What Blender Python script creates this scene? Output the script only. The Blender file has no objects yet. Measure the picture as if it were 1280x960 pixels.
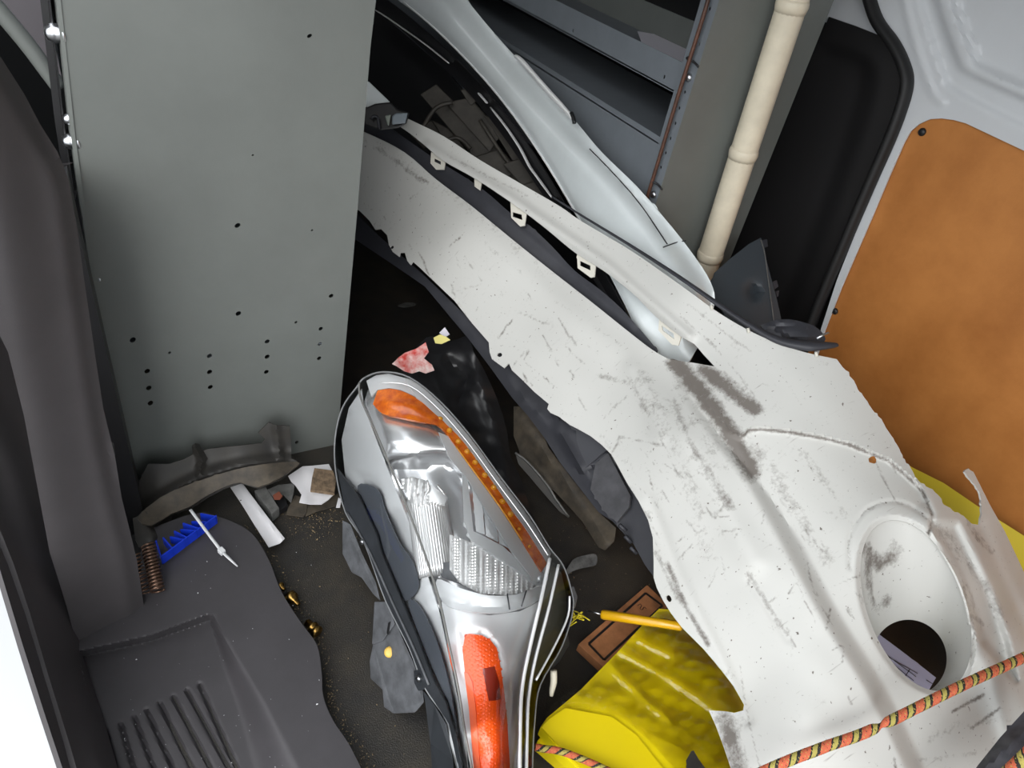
import bpy, bmesh, math, random
import numpy as np
from mathutils import Vector, Matrix
from mathutils.geometry import delaunay_2d_cdt
random.seed(7); np.random.seed(7)
SC = bpy.context.scene
COL = SC.collection

# ---------------------------------------------------------------- camera
F = 870.0; CX, CY = 640.0, 480.0; H = 1.2          # focal length (px of a 1280 frame), height above van floor (m)
def _n(v): return v/np.linalg.norm(v)
DN = _n(np.array((-.167, .779, .605)))               # world "down" seen in camera axes (right, down, forward)
LG = np.array((-.462, -.590, .662)); LG = _n(LG-DN*LG.dot(DN))   # along the van
RT = np.cross(DN, LG)                                # across the van
UP = -DN
M3 = np.array((RT, LG, UP))                          # camera axes -> world axes
CAMPOS = np.array((0., 0., H))
cam_d = bpy.data.cameras.new('camera'); cam = bpy.data.objects.new('camera', cam_d); COL.objects.link(cam)
cam_d.sensor_width = 36; cam_d.lens = F/1280*36; cam_d.clip_start = .02; cam_d.clip_end = 200
_m = Matrix.Identity(4)
for i in range(3):
    _m[i][0] = M3[i][0]; _m[i][1] = -M3[i][1]; _m[i][2] = -M3[i][2]; _m[i][3] = CAMPOS[i]
cam.matrix_world = _m
SC.camera = cam

# ---------------------------------------------------------------- sky, exposure
w = bpy.data.worlds.new('overcast_sky'); SC.world = w; w.use_nodes = True
_b = w.node_tree.nodes['Background']
_b.inputs[0].default_value = (.94, .97, 1.0, 1); _b.inputs[1].default_value = 1.0
SC.view_settings.view_transform = 'Standard'; SC.view_settings.look = 'None'
SC.view_settings.gamma = 1; SC.view_settings.use_curve_mapping = False
SC.view_settings.exposure = 1.42
SUN = bpy.data.lights.new('hazy_sun', 'SUN'); SUN.energy = 0.8; SUN.angle = math.radians(50); SUN.color = (1, .98, .95)
_s = bpy.data.objects.new('hazy_sun', SUN); COL.objects.link(_s)
_s.rotation_euler = Vector((.52, .63, -.57)).to_track_quat('-Z', 'Y').to_euler()

# ---------------------------------------------------------------- pixel -> point on a real surface
def ray(P):
    P = np.atleast_2d(np.asarray(P, float))
    c = np.stack(((P[:, 0]-CX)/F, (P[:, 1]-CY)/F, np.ones(len(P))), 1)
    return c @ M3.T                                   # world direction with unit forward depth
def W(P, d):
    d = np.asarray(d, float)
    return CAMPOS + ray(P)*(d[:, None] if d.ndim else d)
def on(P, axis, val):                                 # where the sight line meets a plane x/y/z = val
    r = ray(P); return CAMPOS + r*((val-CAMPOS[axis])/r[:, axis])[:, None]
def onx(P, v): return on(P, 0, v)
def ony(P, v): return on(P, 1, v)
def onz(P, v): return on(P, 2, v)
def W1(px, py, d): return W([(px, py)], d)[0]

# ---------------------------------------------------------------- numeric helpers
def catmull(pts, n=6, closed=False):
    P = np.asarray(pts, float); N = len(P); out = []
    rng = N if closed else N-1
    for i in range(rng):
        if closed: p0, p1, p2, p3 = P[i-1], P[i], P[(i+1) % N], P[(i+2) % N]
        else: p0, p1, p2, p3 = P[max(i-1, 0)], P[i], P[i+1], P[min(i+2, N-1)]
        for k in range(n):
            t = k/n
            out.append(.5*((2*p1)+(p2-p0)*t+(2*p0-5*p1+4*p2-p3)*t*t+(3*p1-p0-3*p2+p3)*t**3))
    if not closed: out.append(P[-1])
    return np.array(out)
def densify(pts, res, closed=True):
    P = np.asarray(pts, float); out = []
    N = len(P)
    for i in range(N if closed else N-1):
        a, b = P[i], P[(i+1) % N]; n = max(1, int(round(np.linalg.norm(b-a)/res)))
        for k in range(n): out.append(a+(b-a)*k/n)
    if not closed: out.append(P[-1])
    return np.array(out)
def inside(P, poly):
    x, y = P[:, 0], P[:, 1]; r = np.zeros(len(P), bool); n = len(poly)
    for i in range(n):
        x1, y1 = poly[i]; x2, y2 = poly[(i+1) % n]
        if y1 == y2: continue
        c = ((y1 > y) != (y2 > y)) & (x < (x2-x1)*(y-y1)/(y2-y1)+x1)
        r ^= c
    return r
def segdist(P, line, closed=False):
    L = np.asarray(line, float)
    A = L if closed else L[:-1]; B = np.roll(L, -1, 0) if closed else L[1:]
    best = np.full(len(P), 1e9)
    for a, b in zip(A, B):
        ab = b-a; q = (ab**2).sum()
        t = np.clip(((P-a)@ab)/q, 0, 1) if q > 0 else np.zeros(len(P))
        best = np.minimum(best, np.linalg.norm(P-(a+t[:, None]*ab), axis=1))
    return best
def smooth(t): t = np.clip(t, 0, 1); return t*t*(3-2*t)
class TPS:
    def __init__(s, ctrl):
        C = np.asarray(ctrl, float); s.p = C[:, :2]/100; n = len(C)
        K = s.phi(np.linalg.norm(s.p[:, None]-s.p[None], axis=2))+np.eye(n)*1e-4
        Q = np.hstack((np.ones((n, 1)), s.p)); A = np.zeros((n+3, n+3)); A[:n, :n] = K; A[:n, n:] = Q; A[n:, :n] = Q.T
        s.w = np.linalg.solve(A, np.concatenate((C[:, 2], np.zeros(3))))
    @staticmethod
    def phi(r): return np.where(r > 1e-9, r*r*np.log(np.maximum(r, 1e-9)), 0)
    def __call__(s, P):
        P = np.asarray(P, float)/100
        K = s.phi(np.linalg.norm(P[:, None]-s.p[None], axis=2))
        return K@s.w[:-3]+s.w[-3]+P@s.w[-2:]
def plateau(poly, h, wd):                            # raised (h>0 towards viewer) area with a soft edge of width wd
    poly = np.asarray(poly, float)
    def f(P):
        d = segdist(P, poly, True)*np.where(inside(P, poly), 1, -1)
        return h*smooth(d/wd+.5)
    return f
def ridge(line, h, wd):
    line = np.asarray(line, float)
    return lambda P: h*np.exp(-(segdist(P, line)/wd)**2)
def ripple(h, sc, seed=0):                            # gentle unevenness
    rs = np.random.RandomState(seed); k = rs.normal(size=(6, 2))/sc; ph = rs.rand(6)*6.28
    return lambda P: h*sum(np.sin(P@k[i]+ph[i]) for i in range(6))/6

# ---------------------------------------------------------------- objects
def world_pos(o):
    return np.array(o['_base']) if o is not None and '_base' in o else np.zeros(3)
def mk(name, V, Fc, mat, parent=None, smooth_=True, thick=0, bevel=0, sub=0, attr=None, auto=None):
    V = np.asarray(V, float)
    if parent is None:
        base = np.array((V[:, 0].mean(), V[:, 1].mean(), V[:, 2].min()))
    else: base = world_pos(parent)
    me = bpy.data.meshes.new(name)
    me.from_pydata((V-base).tolist(), [], [list(map(int, f)) for f in Fc]); me.update()
    if smooth_: me.polygons.foreach_set('use_smooth', [True]*len(me.polygons))
    o = bpy.data.objects.new(name, me); COL.objects.link(o)
    if parent is None: o.location = base
    else: o.parent = parent
    o['_base'] = base.tolist()
    if mat: me.materials.append(mat)
    if attr:
        for k, val in attr.items():
            a = me.attributes.new(k, 'FLOAT', 'POINT'); a.data.foreach_set('value', np.asarray(val, np.float32))
    if thick:
        m = o.modifiers.new('thickness', 'SOLIDIFY'); m.thickness = thick; m.offset = -1
        if smooth_: m = o.modifiers.new('crisp_edge', 'EDGE_SPLIT'); m.split_angle = math.radians(38); m.use_edge_sharp = False
    if bevel:
        m = o.modifiers.new('edge', 'BEVEL'); m.width = bevel; m.segments = 2; m.limit_method = 'ANGLE'
    if sub:
        m = o.modifiers.new('smooth', 'SUBSURF'); m.levels = sub; m.render_levels = sub
    return o
def tag(o, label, cat, group=None):
    o['label'] = label; o['category'] = cat
    if group: o['group'] = group
    return o
def thing(name, label, cat, loc, group=None):
    o = bpy.data.objects.new(name, None); COL.objects.link(o); o.location = Vector([float(c) for c in loc])
    o.empty_display_size = .05
    o['_base'] = [float(c) for c in loc]
    return tag(o, label, cat, group)
def struct(o): o['kind'] = 'structure'; return o
def cdt(outline, holes, res):
    rings = [np.asarray(outline, float)]+[np.asarray(h, float) for h in holes]
    pts = []; edges = []
    for r in rings:
        i0 = len(pts); pts += [tuple(p) for p in r]
        edges += [(i0+k, i0+(k+1) % len(r)) for k in range(len(r))]
    B = np.concatenate(rings); mn, mx = rings[0].min(0), rings[0].max(0)
    gx = np.arange(mn[0], mx[0], res); gy = np.arange(mn[1], mx[1], res*.87)
    G = np.array([(x+(res/2 if j % 2 else 0), y) for j, y in enumerate(gy) for x in gx])
    if len(G):
        k = inside(G, rings[0])
        for h in rings[1:]: k &= ~inside(G, h)
        G = G[k]
        dd = np.full(len(G), 1e9)
        for r in rings: dd = np.minimum(dd, segdist(G, r, True))
        G = G[dd > res*.55]
        pts += [tuple(p) for p in G]
    vo, eo, fo, *_ = delaunay_2d_cdt([Vector(p) for p in pts], edges, [], 0, 1e-6)
    V = np.array([(v.x, v.y) for v in vo]); T = np.array([f for f in fo if len(f) == 3])
    c = V[T].mean(1); k = inside(c, rings[0])
    for h in rings[1:]: k &= ~inside(c, h)
    T = T[k]
    a = V[T]; ar = (a[:, 1, 0]-a[:, 0, 0])*(a[:, 2, 1]-a[:, 0, 1])-(a[:, 1, 1]-a[:, 0, 1])*(a[:, 2, 0]-a[:, 0, 0])
    T[ar < 0] = T[ar < 0][:, ::-1]
    used = np.unique(T); remap = -np.ones(len(V), int); remap[used] = np.arange(len(used))
    return V[used], remap[T]
def sheet(name, outline, depth, mat, parent=None, res=10, thick=.002, holes=(), feats=(), sm=0, attr=None, fmap=None, smooth_=True, dens=True):
    """a bent sheet: its outline, its depth along the sight lines (control points or function), relief features"""
    o = catmull(outline, sm, True) if sm else np.asarray(outline, float)
    if dens: o = densify(o, res)
    hs = [np.asarray(h, float) for h in holes]
    P, T = cdt(o, hs, res)
    if fmap: V = fmap(P)
    else:
        df = depth if callable(depth) else TPS(depth)
        d = df(P)
        for f in feats: d = d-f(P)
        V = W(P, d)
    # image y runs down, so the CDT's positive winding faces away from the viewer: flip it
    T = T[:, ::-1]
    nrm = np.cross(V[T[:, 1]]-V[T[:, 0]], V[T[:, 2]]-V[T[:, 0]]).sum(0)
    if nrm@(CAMPOS-V.mean(0)) < 0: T = T[:, ::-1]
    at = {k: f(P) for k, f in attr.items()} if attr else None
    return mk(name, V, T, mat, parent, smooth_, thick, attr=at)
def planedepth(axis, val):
    def f(P): r = ray(P); return (val-CAMPOS[axis])/r[:, axis]
    return f
def ell(cx, cy, a, b, ang=0, n=16):
    t = np.linspace(0, 2*np.pi, n, endpoint=False); c, s = math.cos(ang), math.sin(ang)
    x, y = a*np.cos(t), b*np.sin(t)
    return np.stack((cx+c*x-s*y, cy+s*x+c*y), 1)
def tube_geo(C, r, sides=10, flat=1.0, cap=True, up=None):
    C = np.asarray(C, float); n = len(C); r = np.broadcast_to(np.asarray(r, float), (n,))
    T = np.gradient(C, axis=0); T /= np.linalg.norm(T, axis=1)[:, None]+1e-12
    u = np.array(up if up is not None else (0.13, 0.21, .97)); V = []; Fc = []
    for i in range(n):
        a = np.cross(T[i], u); a /= np.linalg.norm(a)+1e-12; b = np.cross(a, T[i])
        if up is None: u = b
        for k in range(sides):
            t = 2*np.pi*k/sides; V.append(C[i]+r[i]*(np.cos(t)*a+flat*np.sin(t)*b))
    for i in range(n-1):
        for k in range(sides):
            k2 = (k+1) % sides; Fc.append((i*sides+k, i*sides+k2, (i+1)*sides+k2, (i+1)*sides+k))
    if cap: Fc.append(tuple(range(sides))[::-1]); Fc.append(tuple((n-1)*sides+k for k in range(sides)))
    return np.array(V), Fc
def tube(name, C, r, mat, parent=None, sides=10, flat=1.0, n=0, up=None, **k):
    if n: C = catmull(C, n)
    if n and not np.isscalar(r): r = np.interp(np.linspace(0, 1, len(C)), np.linspace(0, 1, len(r)), r)
    V, Fc = tube_geo(C, r, sides, flat, up=up); return mk(name, V, Fc, mat, parent, **k)
def box_geo(c, ax, ay, az):                           # centre and three half-axis vectors
    c, ax, ay, az = map(lambda q: np.asarray(q, float), (c, ax, ay, az))
    V = [c+i*ax+j*ay+k*az for i in (-1, 1) for j in (-1, 1) for k in (-1, 1)]
    Fc = [(0, 1, 3, 2), (4, 6, 7, 5), (0, 4, 5, 1), (2, 3, 7, 6), (0, 2, 6, 4), (1, 5, 7, 3)]
    if np.dot(np.cross(ax, ay), az) < 0: Fc = [f[::-1] for f in Fc]
    return np.array(V), Fc
def aabb(lo, hi):
    lo, hi = np.array(lo, float), np.array(hi, float); c = (lo+hi)/2; h = (hi-lo)/2
    return box_geo(c, (h[0], 0, 0), (0, h[1], 0), (0, 0, h[2]))
def join(*gs):
    V = []; Fc = []; o = 0
    for v, f in gs:
        V.append(np.asarray(v)); Fc += [tuple(i+o for i in q) for q in f]; o += len(v)
    return np.concatenate(V), Fc
def box(name, lo, hi, mat, parent=None, bevel=0, **k):
    V, Fc = aabb(lo, hi); return mk(name, V, Fc, mat, parent, smooth_=False, bevel=bevel, **k)
def frame_of(n, hint=(0, 0, 1)):
    n = np.asarray(n, float); n = n/np.linalg.norm(n); a = np.cross(hint, n)
    if np.linalg.norm(a) < 1e-3: a = np.cross((1, 0, 0), n)
    a /= np.linalg.norm(a); return a, np.cross(n, a), n
def lathe_geo(p, axis, prof, sides=14, hint=(0, 0, 1)):    # prof: list of (radius, height along axis)
    a, b, n = frame_of(axis, hint); V = []; Fc = []; m = len(prof); p = np.asarray(p, float)
    for r, h in prof:
        for k in range(sides):
            t = 2*np.pi*k/sides; V.append(p+n*h+r*(np.cos(t)*a+np.sin(t)*b))
    for i in range(m-1):
        for k in range(sides):
            k2 = (k+1) % sides; Fc.append((i*sides+k, i*sides+k2, (i+1)*sides+k2, (i+1)*sides+k))
    Fc.append(tuple(range(sides))[::-1]); Fc.append(tuple((m-1)*sides+k for k in range(sides)))
    return np.array(V), Fc
def lathe(name, p, axis, prof, mat, parent=None, sides=14, **k):
    V, Fc = lathe_geo(p, axis, prof, sides); return mk(name, V, Fc, mat, parent, **k)
def prism_geo(poly, ext):                              # poly: ordered 3D points, ext: extrusion vector
    P = np.asarray(poly, float); n = len(P); V = np.concatenate((P, P+np.asarray(ext, float)))
    Fc = [tuple(range(n)), tuple(range(2*n-1, n-1, -1))]
    Fc += [(i, i+n, (i+1) % n+n, (i+1) % n) for i in range(n)]
    nn = np.zeros(3)
    for i in range(n): nn += np.cross(P[i]-P[0], P[(i+1) % n]-P[0])
    if nn@np.asarray(ext, float) > 0: Fc = [f[::-1] for f in Fc]
    return V, Fc
def prism(name, poly, ext, mat, parent=None, bevel=0):
    V, Fc = prism_geo(poly, ext); return mk(name, V, Fc, mat, parent, smooth_=False, bevel=bevel)
def copy_tree(o, parent=None):
    c = o.copy(); COL.objects.link(c)
    if parent is not None: c.parent = parent
    for ch in o.children: copy_tree(ch, c)
    return c

# ---------------------------------------------------------------- materials
def lin(c):
    return tuple(((v/255)/12.92 if v/255 <= .04045 else ((v/255+.055)/1.055)**2.4) for v in c)+(1,)
def mat(name, rgb, rough=.5, metal=0, var=0, vscale=20, bump=0, bscale=200, rgb2=None, spec=.5, coat=0, aniso=None, bdist=.002):
    m = bpy.data.materials.new(name); m.use_nodes = True; nt = m.node_tree; N = nt.nodes; L = nt.links
    p = N['Principled BSDF']; p.inputs['Base Color'].default_value = lin(rgb); p.inputs['Roughness'].default_value = rough
    p.inputs['Metallic'].default_value = metal; p.inputs['Specular IOR Level'].default_value = spec
    p.inputs['Coat Weight'].default_value = coat
    if var or bump: tc = N.new('ShaderNodeTexCoord')
    if var:
        nz = N.new('ShaderNodeTexNoise'); nz.inputs['Scale'].default_value = vscale; nz.inputs['Detail'].default_value = 6
        nz.inputs['Roughness'].default_value = .65
        L.new(tc.outputs['Object'], nz.inputs['Vector'])
        r = N.new('ShaderNodeValToRGB'); r.color_ramp.elements[0].position = .35; r.color_ramp.elements[1].position = .7
        c2 = rgb2 or tuple(v*(1-var) for v in rgb)
        r.color_ramp.elements[0].color = lin(rgb); r.color_ramp.elements[1].color = lin(c2)
        L.new(nz.outputs['Fac'], r.inputs['Fac']); L.new(r.outputs['Color'], p.inputs['Base Color'])
    if bump:
        n2 = N.new('ShaderNodeTexNoise'); n2.inputs['Scale'].default_value = bscale; n2.inputs['Detail'].default_value = 3
        L.new(tc.outputs['Object'], n2.inputs['Vector'])
        b = N.new('ShaderNodeBump'); b.inputs['Strength'].default_value = bump; b.inputs['Distance'].default_value = bdist
        L.new(n2.outputs['Fac'], b.inputs['Height']); L.new(b.outputs['Normal'], p.inputs['Normal'])
    return m
def mat_dirty(name, rgb, dirt_rgb, rough=.42, speck=True, metal=0, coat=0):
    """painted plastic with grime: the 'dirt' attribute says where, noise breaks it up"""
    m = mat(name, rgb, rough, metal, coat=coat); nt = m.node_tree; N = nt.nodes; L = nt.links; p = N['Principled BSDF']
    tc = N.new('ShaderNodeTexCoord'); at = N.new('ShaderNodeAttribute'); at.attribute_name = 'dirt'
    nz = N.new('ShaderNodeTexNoise'); nz.inputs['Scale'].default_value = 38; nz.inputs['Detail'].default_value = 9; nz.inputs['Roughness'].default_value = .7
    L.new(tc.outputs['Object'], nz.inputs['Vector'])
    nz2 = N.new('ShaderNodeTexNoise'); nz2.inputs['Scale'].default_value = 170; nz2.inputs['Detail'].default_value = 5; nz2.inputs['Roughness'].default_value = .7
    L.new(tc.outputs['Object'], nz2.inputs['Vector'])
    def math_(op, x, y):
        q = N.new('ShaderNodeMath'); q.operation = op
        for i, v in enumerate((x, y)):
            if isinstance(v, (int, float)): q.inputs[i].default_value = v
            else: L.new(v, q.inputs[i])
        return q.outputs[0]
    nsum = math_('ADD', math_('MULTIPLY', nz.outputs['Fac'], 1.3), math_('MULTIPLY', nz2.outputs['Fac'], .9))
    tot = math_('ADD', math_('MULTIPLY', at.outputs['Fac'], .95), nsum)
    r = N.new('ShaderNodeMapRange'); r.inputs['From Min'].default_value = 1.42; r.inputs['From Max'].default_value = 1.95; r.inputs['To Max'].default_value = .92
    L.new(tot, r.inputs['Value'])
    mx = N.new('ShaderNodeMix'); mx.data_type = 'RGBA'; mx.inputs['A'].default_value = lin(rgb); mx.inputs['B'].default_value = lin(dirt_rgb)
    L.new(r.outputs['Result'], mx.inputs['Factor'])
    last = mx.outputs['Result']
    if speck:
        vz = N.new('ShaderNodeTexNoise'); vz.inputs['Scale'].default_value = 150; vz.inputs['Detail'].default_value = 2
        L.new(tc.outputs['Object'], vz.inputs['Vector'])
        rr = N.new('ShaderNodeMapRange'); rr.inputs['From Min'].default_value = .70; rr.inputs['From Max'].default_value = .76
        L.new(vz.outputs['Fac'], rr.inputs['Value'])
        m2 = N.new('ShaderNodeMix'); m2.data_type = 'RGBA'; m2.inputs['B'].default_value = lin((96, 88, 82))
        L.new(last, m2.inputs['A']); L.new(rr.outputs['Result'], m2.inputs['Factor']); last = m2.outputs['Result']
        # fine scratches: stretched noise
        mp = N.new('ShaderNodeMapping'); mp.inputs['Scale'].default_value = (22, 240, 22); mp.inputs['Rotation'].default_value = (.4, .3, .9)
        L.new(tc.outputs['Object'], mp.inputs['Vector'])
        sz = N.new('ShaderNodeTexNoise'); sz.inputs['Scale'].default_value = 1; sz.inputs['Detail'].default_value = 4
        L.new(mp.outputs['Vector'], sz.inputs['Vector'])
        r3 = N.new('ShaderNodeMapRange'); r3.inputs['From Min'].default_value = .69; r3.inputs['From Max'].default_value = .80; r3.inputs['To Max'].default_value = .55
        L.new(sz.outputs['Fac'], r3.inputs['Value'])
        m3 = N.new('ShaderNodeMix'); m3.data_type = 'RGBA'; m3.inputs['B'].default_value = lin((110, 104, 100))
        L.new(last, m3.inputs['A']); L.new(r3.outputs['Result'], m3.inputs['Factor']); last = m3.outputs['Result']
    L.new(last, p.inputs['Base Color'])
    return m
def mat_glass(name, rgb=(255, 255, 255), ior=1.5, rough=.02, haze=0):
    """thin clear plastic: straight-through light plus a Fresnel reflection"""
    m = bpy.data.materials.new(name); m.use_nodes = True; nt = m.node_tree; N = nt.nodes; L = nt.links
    N.remove(N['Principled BSDF']); out = N['Material Output']
    t = N.new('ShaderNodeBsdfTransparent'); t.inputs['Color'].default_value = lin(rgb)
    g = N.new('ShaderNodeBsdfGlossy'); g.inputs['Roughness'].default_value = rough
    f = N.new('ShaderNodeFresnel'); f.inputs['IOR'].default_value = ior
    x = N.new('ShaderNodeMixShader'); L.new(f.outputs[0], x.inputs[0]); L.new(t.outputs[0], x.inputs[1]); L.new(g.outputs[0], x.inputs[2])
    last = x.outputs[0]
    if haze:                                            # aged, slightly milky plastic
        dfs = N.new('ShaderNodeBsdfDiffuse'); dfs.inputs['Color'].default_value = (.8, .8, .8, 1)
        h = N.new('ShaderNodeMixShader'); h.inputs[0].default_value = haze; L.new(last, h.inputs[1]); L.new(dfs.outputs[0], h.inputs[2]); last = h.outputs[0]
    L.new(last, out.inputs['Surface']); return m

M = {}
M['shelf_grey'] = mat('grey_powder_coat', (109, 113, 110), .42, var=.06, vscale=6, bump=.05, bscale=500)
M['shelf_dark'] = mat('blue_grey_shelf_steel', (112, 118, 124), .45, var=.08, vscale=9)
M['zinc'] = mat('zinc_steel', (205, 208, 212), .28, 1)
M['trim_plastic'] = mat('dark_grey_trim_plastic', (66, 63, 65), .62, var=.08, vscale=12, bump=.25, bscale=900, bdist=.0006)
M['sill_plastic'] = mat('dark_grey_sill_plastic', (64, 62, 65), .55, var=.1, vscale=14, bump=.25, bscale=900, bdist=.0006)
M['mat_rubber'] = mat('dirty_floor_rubber', (40, 39, 38), .5, var=.5, vscale=11, bump=.9, bscale=420, rgb2=(60, 55, 47), bdist=.0015)
M['black_trim'] = mat('black_trim_plastic', (30, 29, 30), .5, bump=.2, bscale=700, bdist=.0006)
M['seal'] = mat('black_rubber_seal', (22, 22, 23), .6, bump=.2, bscale=400)
M['van_white'] = mat('white_van_paint', (206, 209, 212), .3, coat=.4, var=.03, vscale=4)
M['hardboard'] = mat('orange_brown_hardboard', (190, 124, 62), .55, var=.3, vscale=5, rgb2=(160, 98, 42), bump=.15, bscale=300)
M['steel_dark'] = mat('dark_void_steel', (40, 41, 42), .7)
M['black'] = mat('black_plastic', (24, 24, 26), .45)
M['asphalt'] = mat('asphalt', (112, 110, 106), .9, var=.3, vscale=30)
M['cream'] = mat('cream_plastic_pipe', (222, 212, 190), .45, var=.08, vscale=18)
M['rust_rod'] = mat('brown_painted_rod', (96, 62, 46), .5, var=.4, vscale=40)
M['paper'] = mat('white_paper', (214, 212, 222), .7)
# ================================================================ THE VAN SHELL
XW = 1.55                                               # inner face of the far side
def quad(name, pts, mt, thick=0): return struct(mk(name, pts, [tuple(range(len(pts)))], mt, None, False, thick))
struct(box('floor', (-.06, -1.2, -.05), (XW+.1, 3.0, 0), M['mat_rubber']))
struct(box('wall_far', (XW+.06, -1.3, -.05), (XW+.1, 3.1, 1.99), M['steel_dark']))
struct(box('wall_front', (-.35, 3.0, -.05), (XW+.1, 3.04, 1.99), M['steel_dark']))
struct(box('wall_rear', (.65, -1.3, -.05), (XW+.1, -1.26, 1.99), M['van_white']))  # unseen rear leaf, other half left open to shape the light
struct(box('ceiling', (.0, -1.3, 1.95), (XW+.1, 3.04, 1.99), M['van_white']))  # unseen roof, raised and set back to let in more sky light
struct(box('wall_near', (-.50, 1.2, -.05), (-.44, 3.04, 1.99), M['trim_plastic']))
struct(box('trim_1', (-.04, -1.3, 1.80), (.0, 3.04, 1.99), M['van_white']))
struct(box('trim_2', (-.36, -1.3, -.05), (-.30, -.75, .9), M['van_white']))
g = struct(mk('ground', [(-14, -14, -.6), (14, -14, -.6), (14, 14, -.6), (-14, 14, -.6)], [(0, 1, 2, 3)], M['asphalt'], None, False))

# ---- the far side: pressed white door, hardboard panel, seal, black corner trim
door = struct(thing('door_1', 'white painted pressed metal side door with an orange brown hardboard panel', 'door', (XW, .2, 0)))
del door['category'], door['label']
orange_px = [(1031, 412), (1051, 360), (1090, 270), (1112, 218), (1130, 177), (1138, 163), (1149, 154), (1162, 148), (1177, 147), (1192, 149), (1207, 153)]
O3 = onx(orange_px, XW)
top_r = onx([(1280, 187)], XW)[0]; dirv = top_r-O3[-1]; dirv /= np.linalg.norm(dirv)
poly = [(p[1], p[2]) for p in O3]+[tuple((O3[-1]+dirv*1.5)[1:])]
poly += [(poly[-1][0], .10), (O3[0][1]+.03, .10)]
hb = sheet('hardboard_panel', poly, None, M['hardboard'], door, res=.05, thick=.005, fmap=lambda P: np.stack((np.full(len(P), XW-.004), P[:, 0], P[:, 1]), 1), smooth_=False)
for px, py, r in ((1153, 165, .0085), (1044, 389, .0085)):
    p = onx([(px, py)], XW-.005)[0]
    lathe('push_rivet', p, (-1, 0, 0), [(r, 0), (r, .002), (r*.8, .005), (r*.3, .0062)], M['black'], door, 16)
rib_in = [(1196, -40), (1206, 20), (1230, 80), (1241, 90), (1282, 105), (1340, 128)]
def offs(line, k): return [(x-k*.92, y+k*.55) for x, y in line]
white_px = [(1010, 470), (1026, 412), (1046, 350), (1080, 265), (1105, 205), (1124, 160), (1138, 118), (1138, 95), (1128, 68), (1108, 40), (1092, 5), (1075, -60), (1100, -90), (1900, -90), (1900, 428), (1280, 188.5), (1207, 154), (1192, 150), (1177, 148), (1162, 149), (1149, 155), (1138, 164), (1130, 178), (1112, 219), (1090, 271), (1051, 361), (1031, 413), (1014, 470)]
rib1 = [(1181, -60), (1190, 0), (1215, 70), (1226, 84), (1280, 108), (1400, 160)]
rib2 = [(1163, -60), (1170, 0), (1196, 75), (1210, 92), (1280, 124), (1400, 178)]
rib3 = [(1144, -60), (1151, 0), (1180, 92), (1194, 112), (1280, 158), (1400, 220)]
rib4 = [(1128, -60), (1131, 0), (1149, 70), (1166, 115), (1178, 128)]
big = lambda l: catmull(l, 6).tolist()+[(2000, l[-1][1]+.387*600), (2000, -300), (1100, -300)]
sheet('door_skin', white_px, planedepth(0, XW-.012), M['van_white'], door, res=5, thick=.004,
      feats=[plateau(big(rib1), -.012, 9), plateau(big(rib2), .010, 9), plateau(big(rib3), -.010, 12), ridge(catmull(rib4, 6), .004, 5), plateau(big([(1188+12, -60), (1199, 0), (1222, 60), (1231, 78), (1290, 104), (1400, 150)]), -.004, 4)])
seal_px = [(1070, -60), (1083, -15), (1096, 25), (1117, 55), (1130, 82), (1134, 105), (1127, 135), (1112, 175), (1090, 225), (1060, 295), (1020, 390), (985, 480), (960, 540)]
seal = struct(tube('trim_3', onx(seal_px, XW-.02), .0215, M['seal'], None, 12, .6, n=6))
blk = [(1036, 21), (1070, 33), (1111, 49), (1130, 72), (1136, 105), (1122, 160), (1080, 262), (1030, 380), (990, 470), (960, 560), (820, 560), (880, 400), (950, 230)]
inner = [(1032, 62), (1058, 66), (1078, 76), (1087, 92), (1086, 112), (1070, 165), (1040, 250), (990, 380), (960, 470), (800, 480), (900, 260), (985, 90)]
struct(sheet('trim_4', blk, planedepth(0, XW+.005), M['black_trim'], None, res=7, thick=.004, feats=[plateau(inner, -.02, 26)]))
struct(sheet('trim_5', [(1000, -60), (1082, -60), (1100, 20), (1122, 56), (1111, 60), (1036, 30), (1000, 10)], planedepth(0, XW+.012), M['van_white'], None, res=8, thick=.004, feats=[ridge([(1060, -60), (1078, 0), (1100, 38)], -.006, 5)]))

# ---- near side: pillar trim, seal, white body edge, sill step
YP = .845
pil = [(-60, 20), (0, 70), (30, 117), (50, 155), (72, 190), (86, 225), (97, 290), (106, 355), (119, 445), (129, 510), (144, 572), (152, 622), (162, 662), (171, 700), (178, 745), (184, 782), (100, 822), (84, 760), (62, 690), (45, 600), (30, 520), (10, 440), (-60, 300)]
def pilmap(P):
    V = ony(P, YP)
    return V
pil_e = catmull([(-60, 20), (0, 70), (50, 155), (86, 225), (106, 355), (129, 510), (152, 622), (171, 700), (184, 782)], 4)
struct(sheet('trim_6', pil, planedepth(1, YP), M['trim_plastic'], None, res=7, thick=.03,
             feats=[lambda P: -.02*smooth(1-segdist(P, pil_e)/26)**1.5, lambda P: .03*smooth((70+.17*(P[:, 1]-200)-P[:, 0])/90)]))
lip_r = [(-60, 290), (-20, 370), (10, 440), (33, 520), (48, 600), (66, 690), (88, 760), (104, 822), (130, 900), (150, 970), (165, 1040)]
lip_l = [(-60, 520), (-20, 600), (0, 655), (20, 705), (40, 765), (62, 840), (90, 930), (110, 1000), (120, 1040)]
t7 = TPS([(-60, 300, 1.0), (10, 440, 1.05), (48, 600, 1.09), (88, 760, 1.14), (104, 822, 1.16), (150, 970, 1.04), (165, 1040, 1.0), (-60, 520, .92), (0, 655, .965), (62, 840, .975), (110, 1000, .94), (120, 1040, .92)])
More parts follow.
